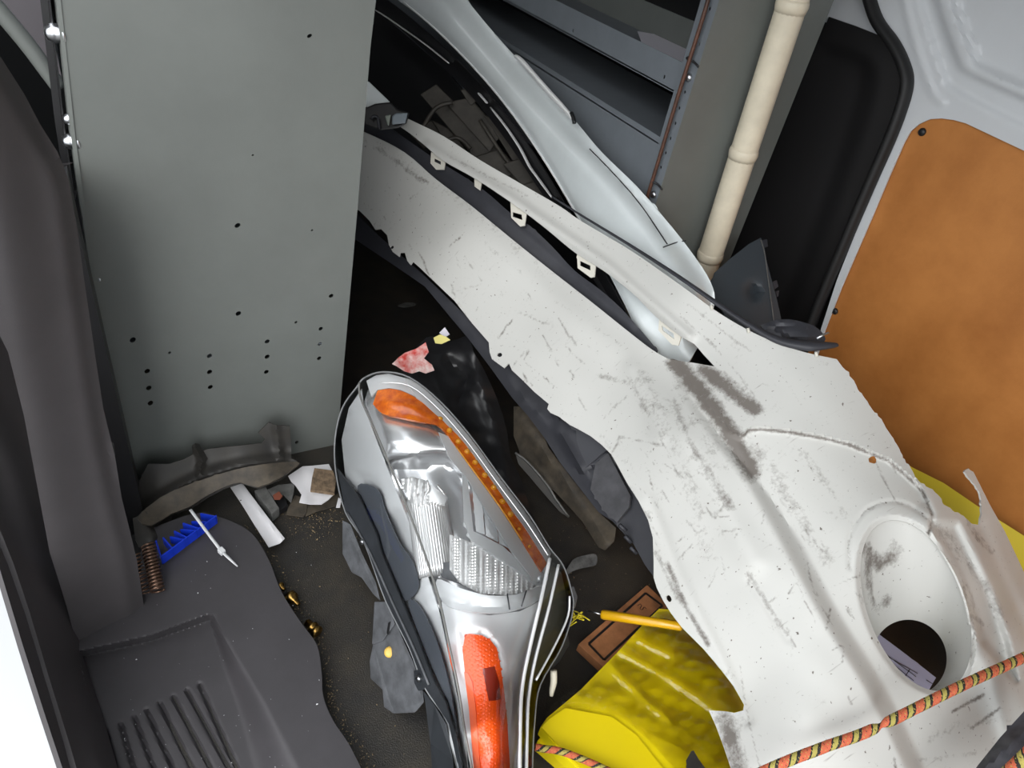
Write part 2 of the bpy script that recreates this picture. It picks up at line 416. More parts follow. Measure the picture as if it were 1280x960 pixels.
struct(sheet('trim_7', lip_r+[(x-3, y) for x, y in lip_l[::-1]], t7, M['trim_plastic'], None, res=7, thick=.012, feats=[lambda P: .014*np.exp(-(segdist(P, [(-40, 460), (22, 600), (60, 730), (100, 870), (140, 1000)])/18)**2)]))
struct(sheet('trim_8', [(x+6, y) for x, y in lip_l]+[(105, 1040), (78, 960), (55, 890), (28, 805), (0, 712), (-20, 660), (-60, 580)], lambda P: t7(P)+.016, M['trim_plastic'], None, res=7, thick=.006))
struct(sheet('trim_9', [(-90, 520), (-20, 655), (0, 708), (28, 800), (55, 885), (80, 962), (105, 1040), (-120, 1040), (-120, 600)], [(-90, 520, 1.0), (0, 708, .992), (55, 885, 1.005), (105, 1040, .975), (-120, 700, 1.09), (-120, 1040, 1.09), (0, 900, 1.03)], mat('body_white_paint', (172, 174, 178), .35, coat=.3), None, res=16, thick=.02))

# ---- sill: dark plastic cover with a curved edge over the floor mat, ribbed tread
def sill_depth(P): return planedepth(2, .05)(P)
ridge_l = [(190, 800), (262, 776), (290, 840), (312, 930), (325, 1040)]
seam = [(255, 640), (290, 652), (316, 668), (336, 700), (352, 740), (376, 778), (396, 806), (402, 840), (404, 870), (416, 900), (436, 930), (455, 968), (490, 1040)]
low = [(100, 822), (189, 802), (262, 776), (278, 830), (298, 890), (318, 970), (335, 1040), (150, 1040)]
sill_out = [(50, 775), (100, 780), (176, 740), (176, 690), (190, 660), (230, 645)]+catmull(seam, 4).tolist()+[(130, 1040), (120, 960), (98, 880)]
def slope(P):                                          # the tread lies lower than the sill top; a long bevel joins them
    t = np.interp(P[:, 1], [776, 1040], [3, 62])
    edge = np.array(catmull([(262, 776), (278, 830), (298, 890), (318, 970), (335, 1040)], 6))
    d = segdist(P, edge); ins = inside(P, np.array(low, float))
    return np.where(ins, -.05, -.05*(1-smooth(d/np.maximum(t, 4)))) if True else 0
def lowf(P):
    poly = np.array(low, float); ins = inside(P, poly)
    right = np.array([(262, 776), (278, 830), (298, 890), (318, 970), (335, 1040)], float)
    dr = segdist(P, right); db = segdist(P, np.array([(60, 836), (100, 822), (189, 802), (262, 776)], float))
    wr = np.interp(P[:, 1], [770, 1040], [6, 80])
    side = (P[:, 0] > np.interp(P[:, 1], right[:, 1], right[:, 0])) & (P[:, 1] > 776)
    up = ~ins & ~side
    f = np.where(ins, 1-.0, np.where(side, 1-smooth(dr/wr), 1-smooth(db/9)))
    return -.042*f
grooves = []
for a, b in (((132, 915), (160, 1040)), ((151, 906), (190, 1040)), ((168, 897), (222, 1040)), ((184, 889), (252, 1040)), ((200, 880), (280, 1040)), ((217, 872), (306, 1040)), ((234, 864), (330, 1040)), ((250, 857), (318, 1010))):
    grooves.append(ridge([a, b], -.008, 2.4))
grooves = grooves[:8]
struct(sheet('trim_10', sill_out, sill_depth, M['sill_plastic'], None, res=2.8, thick=.008, feats=[lowf]+grooves))
box_side = struct(box('trim_11', (-.30, -.75, -.12), (-.05, 1.0, -.035), M['sill_plastic']))
struct(box('trim_15', (-.30, 1.07, -.05), (-.048, 1.17, .72), M['black']))
struct(box('trim_16', (-.44, 1.0, -.05), (-.06, 3.0, 0), M['black']))
# ================================================================ SHELF UNIT ON THE NEAR SIDE (end panel faces us)
YS = 1.2
su = thing('shelving_unit', 'tall grey steel shelf unit with a drilled end panel facing the viewer', 'shelf', (.17, YS+.5, 0))
holes = [(166, 425, 4.2), (184, 464, 3.8), (186, 485, 3.8), (188, 504, 3.8), (262, 445, 3.6), (262, 465, 3.6), (263, 484, 3.4), (298, 392, 3.8), (297, 282, 4.0),
         (334, 427, 3.4), (334, 446, 3.4), (333, 465, 3.2), (414, 370, 3.2), (401, 411, 3.0), (400, 430, 3.0), (399, 448, 3.0), (387, 45, 3.4), (371, 553, 2.6), (370, 403, 2.0), (212, 441, 2.0), (316, 194, 1.6), (390, 288, 1.6)]
hp = [ell(x, y, r, r*.72, -.5, 10) for x, y, r in holes]
pan_px = [(70, -70), (76, 0), (84, 75), (94, 170), (108, 270), (122, 370), (138, 470), (152, 560), (166, 640), (300, 612), (420, 575), (426, 500), (433, 420), (440, 340), (447, 260), (455, 160), (463, 60), (470, 0), (475, -70)]
pan_px[8] = (172, 650)
bow = lambda P: .006*np.sin((P[:, 1]+P[:, 0]*.5)/120.)
sheet('end_panel', pan_px, planedepth(1, YS), M['shelf_grey'], su, res=16, thick=.0022, holes=hp, feats=[ripple(.0012, 55, 3)], smooth_=True)
pl = np.array(pan_px[:9], float)
# folded flange along the left edge and the slotted post behind it
fl = ony(pl, YS); 
V = []; Fc = []
for p in fl: V += [p, p+np.array((-.004, .0, 0)), p+np.array((-.006, .035, 0))]
for i in range(len(fl)-1):
    for k in range(2): a = i*3+k; Fc.append((a, a+3, a+4, a+1))
mk('edge_flange', V, Fc, M['shelf_grey'], su, False, thick=.002)
V2 = np.array([p+np.array((-.012, .03, 0)) for p in fl])
post = [np.array((p[0]-.012, YS+.02, p[2])) for p in fl]
V = []; Fc = []
for p in post: V += [p, p+np.array((-.002, .045, 0)), p+np.array((-.012, .047, 0))]
for i in range(len(post)-1):
    for k in range(2): a = i*3+k; Fc.append((a, a+3, a+4, a+1))
mk('corner_post', V, Fc, M['black'], su, False, thick=.002)
for px, py, s in ((66, 46, 1.25), (81, 154, .85), (85, 182, 1.15), (112, 352, 1.0), (114, 379, .7), (128, 466, .9), (142, 547, .5), (66, 12, .5)):
    p = ony([(px+9, py)], YS-.004)[0]; r = .0105*s
    b = lathe('bolt', p+np.array((.004, .018, 0)), (-1, -.15, 0), [(r*1.35, 0), (r*1.35, .003), (r*.95, .003), (r, .010*s), (r*.7, .016*s), (r*.25, .018*s)], M['zinc'], su, 8)
# rest of the unit: far end, back, boards (run on behind the panel)
bx0, bx1 = -.03, .375
box('end_panel', (bx0, 2.5, 0), (bx1, 2.503, 1.35), M['shelf_grey'], su)
for z in (.30, .75, 1.2):
    box('shelf_board', (bx0, YS+.006, z), (bx1, 2.498, z+.003), M['shelf_dark'], su)
    box('front_lip', (bx1, YS+.006, z), (bx1+.003, 2.498, z+.05), M['shelf_dark'], su)
box('back_panel', (bx0-.003, YS+.07, .02), (bx0, 2.498, 1.35), M['shelf_dark'], su)
# what shows through the gap between pillar and panel
struct(tube('trim_17', ony([(-70, -55), (-20, -8), (30, 50), (60, 90), (74, 109)], 1.30), .0120, M['shelf_grey'], None, 12, n=3))
struct(sheet('trim_12', [(-70, -70), (68, -70), (74, 10), (84, 75), (86, 112), (60, 100), (20, 50), (-20, 5), (-70, -50)], planedepth(1, 1.40), mat('purple_grey_liner', (92, 88, 92), .6), None, res=20, thick=.01))
struct(sheet('trim_13', [(92, 262), (98, 228), (104, 240), (150, 520), (170, 650), (150, 640), (120, 440)], planedepth(1, 1.33), M['black'], None, res=12, thick=.01))

# ================================================================ SHELF UNIT ON THE FAR SIDE
XS, YE = 1.10, 1.15
fs = thing('shelving_unit', 'grey steel shelf unit along the far side behind the silver panel, paper on its tray', 'shelf', (1.28, 1.8, 0))
def yz_sheet(nm, lo, hi, hls, x, mt, parent, thick=.002, res=.04):
    o = densify([(lo[0], lo[1]), (hi[0], lo[1]), (hi[0], hi[1]), (lo[0], hi[1])], res)
    return sheet(nm, o, None, mt, parent, res, thick, hls, fmap=lambda P: np.stack((np.full(len(P), x), P[:, 0], P[:, 1]), 1), smooth_=False, dens=False)
hl = []
for px, py in ((887, 11), (874, 55), (856, 115), (849, 135), (844, 154), (838, 173), (832, 191), (826, 209)):
    q = onx([(px, py)], XS)[0]; hl.append(ell(q[1], q[2], .0035, .0035, 0, 8))
yz_sheet('upright', (YE, 0), (YE+.05, 1.5), hl, XS, M['shelf_dark'], fs)
box('end_panel', (XS, YE-.002, 0), (XS+.32, YE, 1.5), M['shelf_grey'], fs)
box('end_flange', (XS+.318, YE, 0), (XS+.32, YE+.035, 1.5), M['shelf_grey'], fs)
yl = 3.0-.02
def lip(z0, z1, nm='front_lip', hpx=()):
    hs = []
    for px, py in hpx:
        q = onx([(px, py)], XS)[0]; hs.append(ell(q[1], q[2], .0035, .0045, 0, 8))
    yz_sheet(nm, (YE+.045, z0), (yl, z1), hs, XS+.003, M['shelf_dark'], fs, res=.06)
lip(.838, .90, hpx=((715, 38), (829, 96)))
box('shelf_board', (XS+.003, YE+.01, .840), (XS+.316, yl, .843), M['shelf_dark'], fs)
box('back_lip', (XS+.310, YE+.01, .843), (XS+.313, yl, .917), M['shelf_grey'], fs)
lip(.52, .741)
box('shelf_board', (XS+.003, YE+.01, .725), (XS+.316, yl, .728), M['shelf_dark'], fs)
lip(.2, .28)
box('shelf_board', (XS+.003, YE+.01, .202), (XS+.316, yl, .205), M['shelf_dark'], fs)
lip(1.16, 1.215)
box('shelf_board', (XS+.003, YE+.01, 1.162), (XS+.316, yl, 1.165), M['shelf_dark'], fs)
for z in (.985, 1.0, 1.015): box('wall_rail', (XS+.316, YE+.01, z), (XS+.328, yl, z+.006), M['shelf_grey'], fs)
for px, py in ((862, 97), (818, 243)):
    p = onx([(px, py)], XS)[0]
    lathe('bolt', p, (-1, 0, 0), [(.0085, 0), (.0085, .002), (.0075, .006), (.003, .008)], M['zinc'], fs, 10)
rod = thing('thin_rod', 'thin brown rod tied upright along the front edge of the far shelf', 'rod', onx([(812, 238)], XS-.004)[0])
rp = onx([(893, -30), (882, 11), (866, 62), (850, 112), (833, 168), (820, 211), (808, 250), (790, 310)], XS-.012)
tube('rod_body', rp, .0042, M['rust_rod'], rod, 8, n=3)
for px, py in ((862, 74), (818, 227)):
    p = onx([(px, py)], XS-.006)[0]
    tube('cable_tie', [p+np.array(q) for q in ((.004, .008, .002), (-.006, .003, .001), (-.006, -.004, 0), (.0, -.012, -.001), (.002, -.03, -.006))], .0022, M['black'], rod, 6, n=3)
pp = onz([(797, 39), (862, 51), (858, 83), (838, 72), (800, 52)], .852)
tag(sheet('paper_sheet', [(797, 39), (862, 50), (862, 80), (848, 76), (815, 62), (802, 52)], lambda P: planedepth(2, .85)(P), M['paper'], None, res=8, thick=.0015,
          feats=[ripple(.002, 25, 2)]), 'white printed paper lying on the far shelf tray beside the brown rod', 'paper')

# ---- pole leaning against the end of the far shelf
pole = thing('long_pole', 'long cream plastic pole with ringed joints standing beside the far shelf end', 'pole', (1.31, 1.105, 0))
a = ony([(992, 0)], 1.105)[0]; b = ony([(884, 330)], 1.105)[0]; dv = (a-b)/np.linalg.norm(a-b)
b0 = b-dv*(b[2]/dv[2]); a0 = a+dv*.35; L_ = np.linalg.norm(a0-b0)
n_ = 60; ts = np.linspace(0, 1, n_); C = b0+(a0-b0)*ts[:, None]
tube('pole_shaft', C, .0305, M['cream'], pole, 20)
for px, py in ((925, 190), (990, 4), (884, 318)):
    q = ony([(px, py)], 1.105)[0]; t = (q-b0)@dv; q = b0+dv*t
    lathe('joint_ring', q-dv*.006, dv, [(.0305, -.012), (.0325, -.003), (.0335, .003), (.0325, .009), (.0305, .014)], M['cream'], pole, 20)
# ================================================================ SILVER PANEL BEHIND (arched opening with a black lip)
M['silver'] = mat('silver_car_paint', (212, 219, 220), .34, .1, var=.04, vscale=8, coat=.5)
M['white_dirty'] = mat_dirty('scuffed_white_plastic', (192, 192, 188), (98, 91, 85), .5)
M['white_edge'] = mat('white_plastic', (206, 203, 192), .45)
M['bright_strip'] = mat('bright_strip', (235, 236, 236), .3, .3)
M['chrome'] = mat('chrome', (225, 228, 230), .10, 1)
M['brown_dark'] = mat('dusty_dark_plastic', (70, 66, 60), .6, var=.35, vscale=25)
M['liner'] = mat('dark_blue_grey_plastic', (52, 53, 59), .55, var=.15, vscale=14, bump=.1, bscale=500)
sv_d = TPS([(x, y, d if d < 1.6 else 1.6+(d-1.6)*.75) for x, y, d in [(470, -40, 2.38), (560, 20, 2.06), (645, 72, 1.83), (718, 150, 1.655), (760, 200, 1.555), (815, 250, 1.475), (850, 300, 1.43), (890, 360, 1.38), (500, 5, 2.30), (600, 95, 1.99), (690, 230, 1.76), (740, 320, 1.61), (780, 410, 1.50), (840, 440, 1.45),
            (640, 120, 1.87), (700, 190, 1.71), (780, 310, 1.545), (820, 380, 1.46)]])
svt = thing('silver_body_panel', 'silver curved car body panel with a black lipped arch, behind the long white bumper', 'car panel', W1(800, 560, 1.6)*np.array((1, 1, 0))+np.array((0, 0, .0)))
sv_out = catmull([(455, -60), (540, -60), (590, 8), (645, 72), (684, 112), (720, 152), (752, 190), (795, 232), (830, 272), (862, 312), (888, 352), (893, 380), (880, 420), (850, 470)], 4).tolist() + \
    catmull([(812, 470), (802, 452), (795, 418), (786, 392), (765, 350), (735, 295), (708, 248), (680, 200), (648, 152), (612, 108), (570, 62), (530, 25), (490, -6), (455, -40)], 4).tolist()
sheet('body_shell', sv_out, sv_d, M['silver'], svt, res=5, thick=.004,
      feats=[lambda P: -.07*smooth(1-segdist(P, catmull([(560, -30), (645, 72), (720, 152), (795, 232), (862, 312), (893, 365), (885, 420)], 4))/42)**1.6,
             lambda P: -.012*smooth(1-segdist(P, catmull([(812, 470), (802, 452), (795, 418), (765, 350), (735, 295), (708, 248), (680, 200), (648, 152), (612, 108), (570, 62), (530, 25), (470, -20)], 4))/8),
             ridge([(735, 183), (768, 217), (800, 254), (835, 306)], -.006, 1.9), ridge([(828, 310), (846, 303), (858, 300)], -.004, 1.6)])
arch = [(795, 428), (781, 388), (752, 336), (720, 280), (692, 232), (662, 184), (630, 140), (590, 95), (548, 53), (505, 16), (468, -12), (440, -34)]
lipi = [(430, -20), (462, 8), (498, 34), (540, 72), (580, 110), (612, 148), (640, 186), (664, 222), (690, 262), (716, 305), (748, 360), (768, 398), (776, 440)]
sheet('arch_lip', catmull(arch, 4).tolist()+catmull(lipi, 4).tolist(), lambda P: sv_d(P)+.012+.0009*segdist(P, catmull(arch, 4)), M['black'], svt, res=7, thick=.003,
      feats=[ridge([(arch[i][0]*.5+lipi[-1-i][0]*.5 if i < 12 else 0, arch[i][1]*.5+lipi[12-i][1]*.5) for i in range(12)], -.012, 6)])
st = W([(644, 70), (652, 76), (680, 108), (700, 130), (716, 148)], sv_d([(644, 70), (652, 76), (680, 108), (700, 130), (716, 148)])+.012)
tube('chrome_strip', st, [.004, .0065, .0065, .0065, .005], M['bright_strip'], svt, 8, n=4)
tube('strip_end_clip', W([(714, 141), (717, 149), (718, 154)], sv_d([(714, 141), (717, 149), (718, 154)])+.01), .005, M['black'], svt, 6, n=2)
def strip(nm, line, wd, mt, parent, off=.035):
    line = catmull(line, 4); q = W(line, sv_d(line)+off)
    tube(nm, q, np.interp(np.linspace(0, 1, len(q)), [0, .1, .9, 1], [wd*.5, wd, wd, wd*.6]), mt, parent, 6, .4)
strip('inner_flange', [(468, 12), (484, 22), (510, 40), (535, 58), (561, 79)], .005, M['bright_strip'], svt, .016)
strip('inner_flange', [(598, 116), (604, 123), (609, 129)], .0058, M['bright_strip'], svt, .016)
strip('inner_flange', [(613, 134), (632, 158), (650, 185), (662, 208), (672, 222), (690, 247)], .0058, M['bright_strip'], svt, .016)
def svf(P): return sv_d(P)+.07*smooth(1-segdist(P, catmull([(560, -30), (645, 72), (720, 152), (795, 232), (862, 312), (893, 365), (885, 420)], 4))/42)**1.6
for l in ([(737, 186), (768, 218), (800, 255), (834, 305)], [(829, 309), (846, 303), (857, 301)]):
    l = catmull(l, 5); tube('panel_seam', W(l, svf(l)+.001), .0014, M['black'], svt, 5)
l = catmull([(505, 3), (545, 37), (588, 80), (628, 126), (663, 174), (695, 224), (724, 274), (756, 332)], 5); tube('arch_edge', W(l, sv_d(l)+.008), .0028, M['bright_strip'], svt, 6)  # bright tube paints the light caught by the arch flange
# moulded ribs and boxes on the far inside of the panel, dusty and dark
bk = W1(620, 180, 2.05)
def pbox(nm, pts, d, th, mt, parent): return prism(nm, W(pts, np.asarray(d, float)), -ray([np.mean(pts, 0)])[0]*-th, mt, parent, .003)
inn = [([(525, 118), (545, 105), (620, 178), (690, 262), (668, 262), (592, 196)], 2.02, .05), ([(556, 128), (588, 122), (628, 166), (612, 190)], 2.00, .03),
       ([(540, 150), (560, 160), (590, 195), (560, 185)], 2.06, .03), ([(604, 142), (622, 152), (660, 205), (640, 200)], 1.98, .03), ([(628, 205), (655, 196), (676, 226), (660, 240)], 1.95, .03),
       ([(592, 196), (625, 186), (646, 214), (628, 226)], 2.0, .03), ([(648, 232), (678, 224), (700, 252), (680, 262)], 1.9, .03), ([(575, 112), (592, 108), (602, 122), (588, 132)], 1.99, .04), ([(512, 168), (540, 150), (552, 170), (530, 186)], 2.08, .03)]
for pts, d, th in inn: pbox('inner_bracket', pts, d, th, M['brown_dark'], svt)
for l in ([(528, 160), (545, 135), (566, 128)], [(540, 185), (570, 172), (588, 186)], [(600, 150), (630, 196), (660, 232)]):
    tube('inner_rib', W(catmull(l, 4), 1.97), .006, M['brown_dark'], svt, 6)
sheet('inner_back', [(455, 40), (480, 20), (560, 90), (640, 190), (700, 270), (780, 400), (740, 420), (640, 300), (540, 220), (455, 160)], [(455, 40, 2.5), (560, 90, 2.3), (700, 270, 1.95), (780, 400, 1.75), (540, 220, 2.35), (455, 160, 2.5)], M['black'], svt, res=30, thick=.01)

# small black latch with a pale bar, caught between the grey end panel and the bumper bar
lt = thing('plastic_latch', 'small black plastic latch with a grey window, wedged beside the grey end panel', 'latch', W1(485, 150, 1.66))
pbox('latch_body', [(450, 138), (468, 130), (488, 128), (497, 137), (512, 141), (508, 155), (498, 160), (476, 163), (456, 156)], 1.665, .03, M['black'], lt)
pbox('latch_window', [(490, 145), (495, 141.5), (510, 141), (507, 154), (490, 156)], 1.655, .008, mat('grey_window', (120, 130, 138), .3), lt)
pbox('latch_tongue', [(481, 144.5), (489, 143), (486, 158), (484, 156)], 1.655, .008, mat('grey_green_plastic', (126, 134, 126), .5), lt)
tube('latch_hook', W([(464, 149), (467, 145.5), (472, 147), (473, 154), (474, 161)], 1.652), .0035, M['liner'], lt, 6, n=4)
pbox('pale_bar', [(440, 118), (460, 101), (488, 128), (469, 130), (468, 137), (452, 132)], 1.69, .02, M['silver'], lt)

# ================================================================ THE LONG WHITE BUMPER COVER
bt = thing('bumper_cover', 'long scuffed white bumper cover with a round lamp hole, lying across the load', 'bumper', (.62, .9, 0))
bump_ctrl = [(380, 110, 2.15), (455, 165, 2.0), (560, 235, 1.84), (700, 345, 1.60), (785, 415, 1.45), (840, 450, 1.375), (470, 150, 1.96), (507, 152, 1.91), (560, 195, 1.84), (650, 250, 1.70), (730, 300, 1.57), (850, 370, 1.37), (890, 445, 1.32), (1040, 447, 1.24),
             (455, 265, 2.02), (490, 310, 1.92), (560, 390, 1.74), (620, 450, 1.60), (700, 515, 1.45), (760, 560, 1.37), (820, 680, 1.24), (850, 770, 1.16), (930, 880, 1.05), (930, 970, 1.0),
             (560, 300, 1.77), (700, 430, 1.505), (850, 550, 1.265), (1000, 700, 1.085), (1000, 900, .985), (1100, 600, 1.15), (1110, 950, .98), (1145, 760, 1.05), (1170, 640, 1.14), (1220, 720, 1.12), (1280, 800, 1.16), (1225, 650, 1.24), (1280, 720, 1.27), (1215, 590, 1.29), (1330, 900, 1.14), (1300, 1000, 1.06), (920, 560, 1.21)]
bump_d0 = TPS([(x, y, d if d < 1.5 else 1.5+(d-1.5)*.62) for x, y, d in bump_ctrl])
# outline: bar along the slot, right corner, torn side, bottom, tabbed lower edge
edge_up = catmull([(420, 96), (470, 128), (507, 147), (554, 170), (600, 200), (650, 229), (700, 258), (726, 276), (790, 314), (850, 356), (900, 392), (942, 416), (975, 430), (1005, 440), (1046, 449)], 4).tolist()
right = [(1054, 459), (1061, 466), (1072, 486), (1088, 508), (1101, 524), (1112, 541), (1124, 562), (1133, 578), (1142, 592), (1148, 602), (1162, 609), (1174, 620), (1180, 631), (1191, 638), (1204, 645), (1216, 655), (1225, 657), (1227, 640), (1226, 622), (1221, 610), (1214, 601), (1205, 590), (1210, 586), (1217, 590), (1224, 604), (1238, 632), (1256, 664), (1274, 702), (1300, 760), (1340, 820), (1350, 1040)]
bottom = [(930, 1040), (920, 985), (914, 962), (905, 935), (895, 908), (886, 888)]
low = [(906, 889), (918, 891), (929, 888), (930, 881), (917, 858), (902, 838), (880, 812), (866, 798), (852, 784), (839, 767), (829, 751), (821, 735), (817, 722), (817, 700), (816, 672), (810, 650), (798, 626), (785, 606), (772, 582), (764, 568), (752, 556), (738, 545), (722, 536), (712, 531), (704, 525), (699, 521), (688, 516), (684, 511), (686, 505), (680, 500), (668, 490), (652, 474), (640, 463), (636, 454), (630, 460), (626, 457), (615, 449), (612, 440), (611, 428), (604, 420), (590, 404), (568, 376), (545, 354), (524, 334), (516, 327), (513, 331), (509, 326), (506, 316), (500, 316), (499, 321), (491, 315), (486, 306), (484, 294), (476, 286), (469, 287), (462, 276), (450, 264), (440, 258), (400, 220)]
slot = catmull([(412, 150), (455, 165), (505, 190), (545, 224), (590, 258), (640, 299), (690, 339), (740, 378), (785, 414), (815, 437), (836, 449)], 4).tolist()+[(850, 451), (870, 454), (893, 458)] + \
    [(880, 444), (868, 430)]+catmull([(850, 420), (820, 396), (790, 366), (755, 339), (719, 316), (680, 284), (640, 254), (595, 224), (554, 201), (530, 181), (507, 163), (470, 140), (412, 108)], 4).tolist()
# keep a bridge at the hidden far end so that bar and cover stay one piece
rim = ell(1145, 757, 112, 61, math.radians(69), 44)
lineA = [(826, 448), (840, 478), (856, 508), (876, 534), (894, 559), (924, 596), (954, 645), (995, 720), (1032, 787), (1072, 850), (1111, 922), (1150, 1010), (1170, 1060)]
lowside = lineA+[(1400, 1060), (1400, 560), (1200, 500), (1140, 560), (1060, 470), (1000, 520), (930, 520), (880, 460)]
panel2 = catmull([(926, 547), (930, 538), (950, 535), (985, 537), (1025, 544), (1062, 553), (1111, 573), (1135, 592), (1152, 612), (1165, 640), (1163, 668), (1148, 690), (1120, 720), (1090, 820), (1130, 937), (1081, 817), (1025, 727), (985, 660), (950, 604), (935, 572)], 3)
lineA_s = catmull(lineA, 4)
top_edge = np.array([(846, 452), (868, 486), (890, 514), (912, 538), (926, 545), (938, 535), (955, 534), (985, 537), (1025, 544), (1062, 553), (1111, 573), (1137, 595), (1154, 612), (1166, 640)], float)
rec_poly = np.vstack((lineA_s, [(1300, 1060), (1300, 900), (1225, 800), (1205, 720), (1168, 650)], top_edge[::-1]))
def chan(P):                                           # the recessed field round the lamp: a broad wall on the left, a crisp edge on top
    ins = inside(P, rec_poly)
    dA = segdist(P, lineA_s); dT = segdist(P, top_edge)
    far = segdist(P, np.array([(1300, 900), (1225, 800), (1205, 720), (1168, 650)], float))
    t = np.minimum(1, .35+.65*smooth((P[:, 1]-450)/130))
    return np.where(ins, -.034*t*np.minimum(np.minimum(smooth(dA/27), (.22+.22*smooth(dT/7)+.56*smooth(dT/150))), smooth(far/60)), 0)
swirl = catmull([(1136, 692), (1152, 678), (1163, 662), (1166, 644), (1158, 618), (1140, 596), (1120, 612), (1095, 622), (1075, 640), (1064, 668), (1064, 700), (1074, 735), (1095, 712)], 3)
feats = [chan,
         ridge(catmull([(1136, 692), (1152, 678), (1162, 662), (1166, 640), (1150, 610)], 6), -.004, 2.6), ridge(catmull([(1062, 710), (1061, 680), (1066, 660), (1080, 640), (1098, 630), (1118, 627), (1140, 634), (1168, 655)], 6), -.0028, 2.4),
         lambda P: -.009*smooth(1-segdist(P, rim, True)/7),
         ridge([(505, 205), (600, 292), (700, 380), (790, 450), (838, 520), (890, 606), (940, 700)], .008, 20),
         ridge([(790, 462), (812, 500), (824, 545)], .006, 12), ridge([(770, 590), (810, 620), (850, 720), (905, 830), (935, 900)], -.004, 7),
         ridge([(535, 185), (640, 250), (760, 333), (860, 420)], .014, 8), 
         plateau([(1166, 655), (1196, 655), (1235, 735), (1258, 800), (1270, 850), (1228, 800), (1200, 720)], -.028, 14), ridge([(1225, 660), (1250, 720), (1290, 800)], -.012, 10), ridge([(1196, 740), (1240, 850), (1262, 930)], .006, 10),
         ridge([(936, 725), (962, 765), (985, 800)], -.0015, 4), ridge([(884, 500), (930, 570), (940, 600)], .003, 8), ripple(.0022, 70, 5), ripple(.0012, 26, 8)]
def bdepth(P):
    d = bump_d0(P)
    for f in feats: d = d-f(P)
    return d
random.seed(3)
def rough_(line, a=1.3): return [(x+random.uniform(-a, a), y+random.uniform(-a, a)) for x, y in line]
right_r = [tuple(p) for p in densify(right[:24], 4, False)]; right_r = rough_(right_r, 1.1)+right[24:]
# grime and some painted crease shade: scuffs and stains where the photograph has them
dl = [([(845, 455), (880, 495), (915, 545), (940, 590)], 16, 1.05), ([(880, 462), (905, 480), (925, 500), (945, 512)], 13, 1.0), ([(905, 470), (930, 490), (948, 508)], 7, .6), ([(842, 500), (860, 545), (878, 585), (890, 600)], 7, .55),
      ([(876, 575), (895, 605), (915, 635)], 10, .6), ([(938, 718), (950, 740), (966, 765), (985, 795)], 4, .55), ([(934, 716), (938, 738)], 3, .5), ([(938, 725), (950, 715)], 2, .4), ([(968, 775), (990, 805)], 6, .35),
      ([(930, 545), (960, 580), (1000, 650), (1035, 700)], 14, .45), ([(990, 545), (1030, 600), (1060, 650)], 8, .35), ([(1085, 560), (1100, 590), (1118, 625)], 2, .7), ([(1112, 580), (1128, 602)], 2, .5),
      ([(1135, 692), (1152, 680), (1163, 662)], 3, .9), ([(1172, 660), (1200, 690), (1230, 730), (1250, 770)], 12, .45), ([(1210, 650), (1222, 672), (1240, 690)], 6, .6), ([(1190, 700), (1210, 740), (1225, 790)], 7, .35), ([(1215, 770), (1228, 780)], 5, .6),
      ([(1190, 890), (1230, 868)], 3, .9), ([(1215, 910), (1250, 885)], 3, .8), ([(1160, 925), (1200, 905), (1260, 900)], 9, .35), ([(1118, 948), (1120, 962)], 3, .8), ([(1150, 950), (1230, 940), (1280, 950)], 5, .4),
      ([(820, 690), (838, 730), (862, 770), (885, 800)], 5, .55), ([(770, 590), (800, 630), (825, 690)], 4, .45), ([(905, 900), (918, 940), (925, 970)], 18, .8), ([(925, 830), (930, 870), (938, 910), (950, 960)], 2, .6),
      ([(470, 185), (500, 205), (525, 225)], 5, .5), ([(525, 222), (535, 228)], 3, .8), ([(785, 470), (800, 500), (812, 540)], 6, .4), ([(800, 480), (835, 500), (850, 540)], 5, .4), ([(640, 350), (720, 420), (780, 470)], 3, .25),
      ([(600, 330), (650, 380), (720, 430)], 26, .22), ([(800, 470), (830, 530), (860, 600), (885, 690)], 18, .4), ([(835, 705), (858, 760), (885, 805)], 5, .8), ([(868, 640), (905, 640)], 2.5, .5), ([(770, 555), (775, 545), (840, 560)], 3, .5), ([(748, 470), (790, 480), (812, 520)], 6, .5), ([(600, 300), (700, 380), (790, 440)], 5, .3), ([(960, 450), (985, 480), (1005, 510)], 2, .35), ([(1010, 450), (1032, 455)], 7, .3), ([(860, 380), (905, 415), (940, 440)], 3, .5), ([(850, 395), (890, 430), (925, 470), (945, 500)], 3, .5),
      ([(560, 195), (600, 215), (660, 245)], 3, .5), ([(690, 262), (760, 310)], 3, .3), ([(1070, 720), (1080, 770), (1100, 810)], 3, .3), ([(1205, 735), (1218, 790), (1212, 830)], 3, .6), ([(890, 647), (912, 646)], 1.8, .6), ([(800, 640), (830, 680)], 1.2, .5), ([(800, 560), (870, 640)], 1.2, .5), ([(862, 800), (885, 840)], 4, .3), ([(1060, 870), (1065, 880)], 3, .7)]
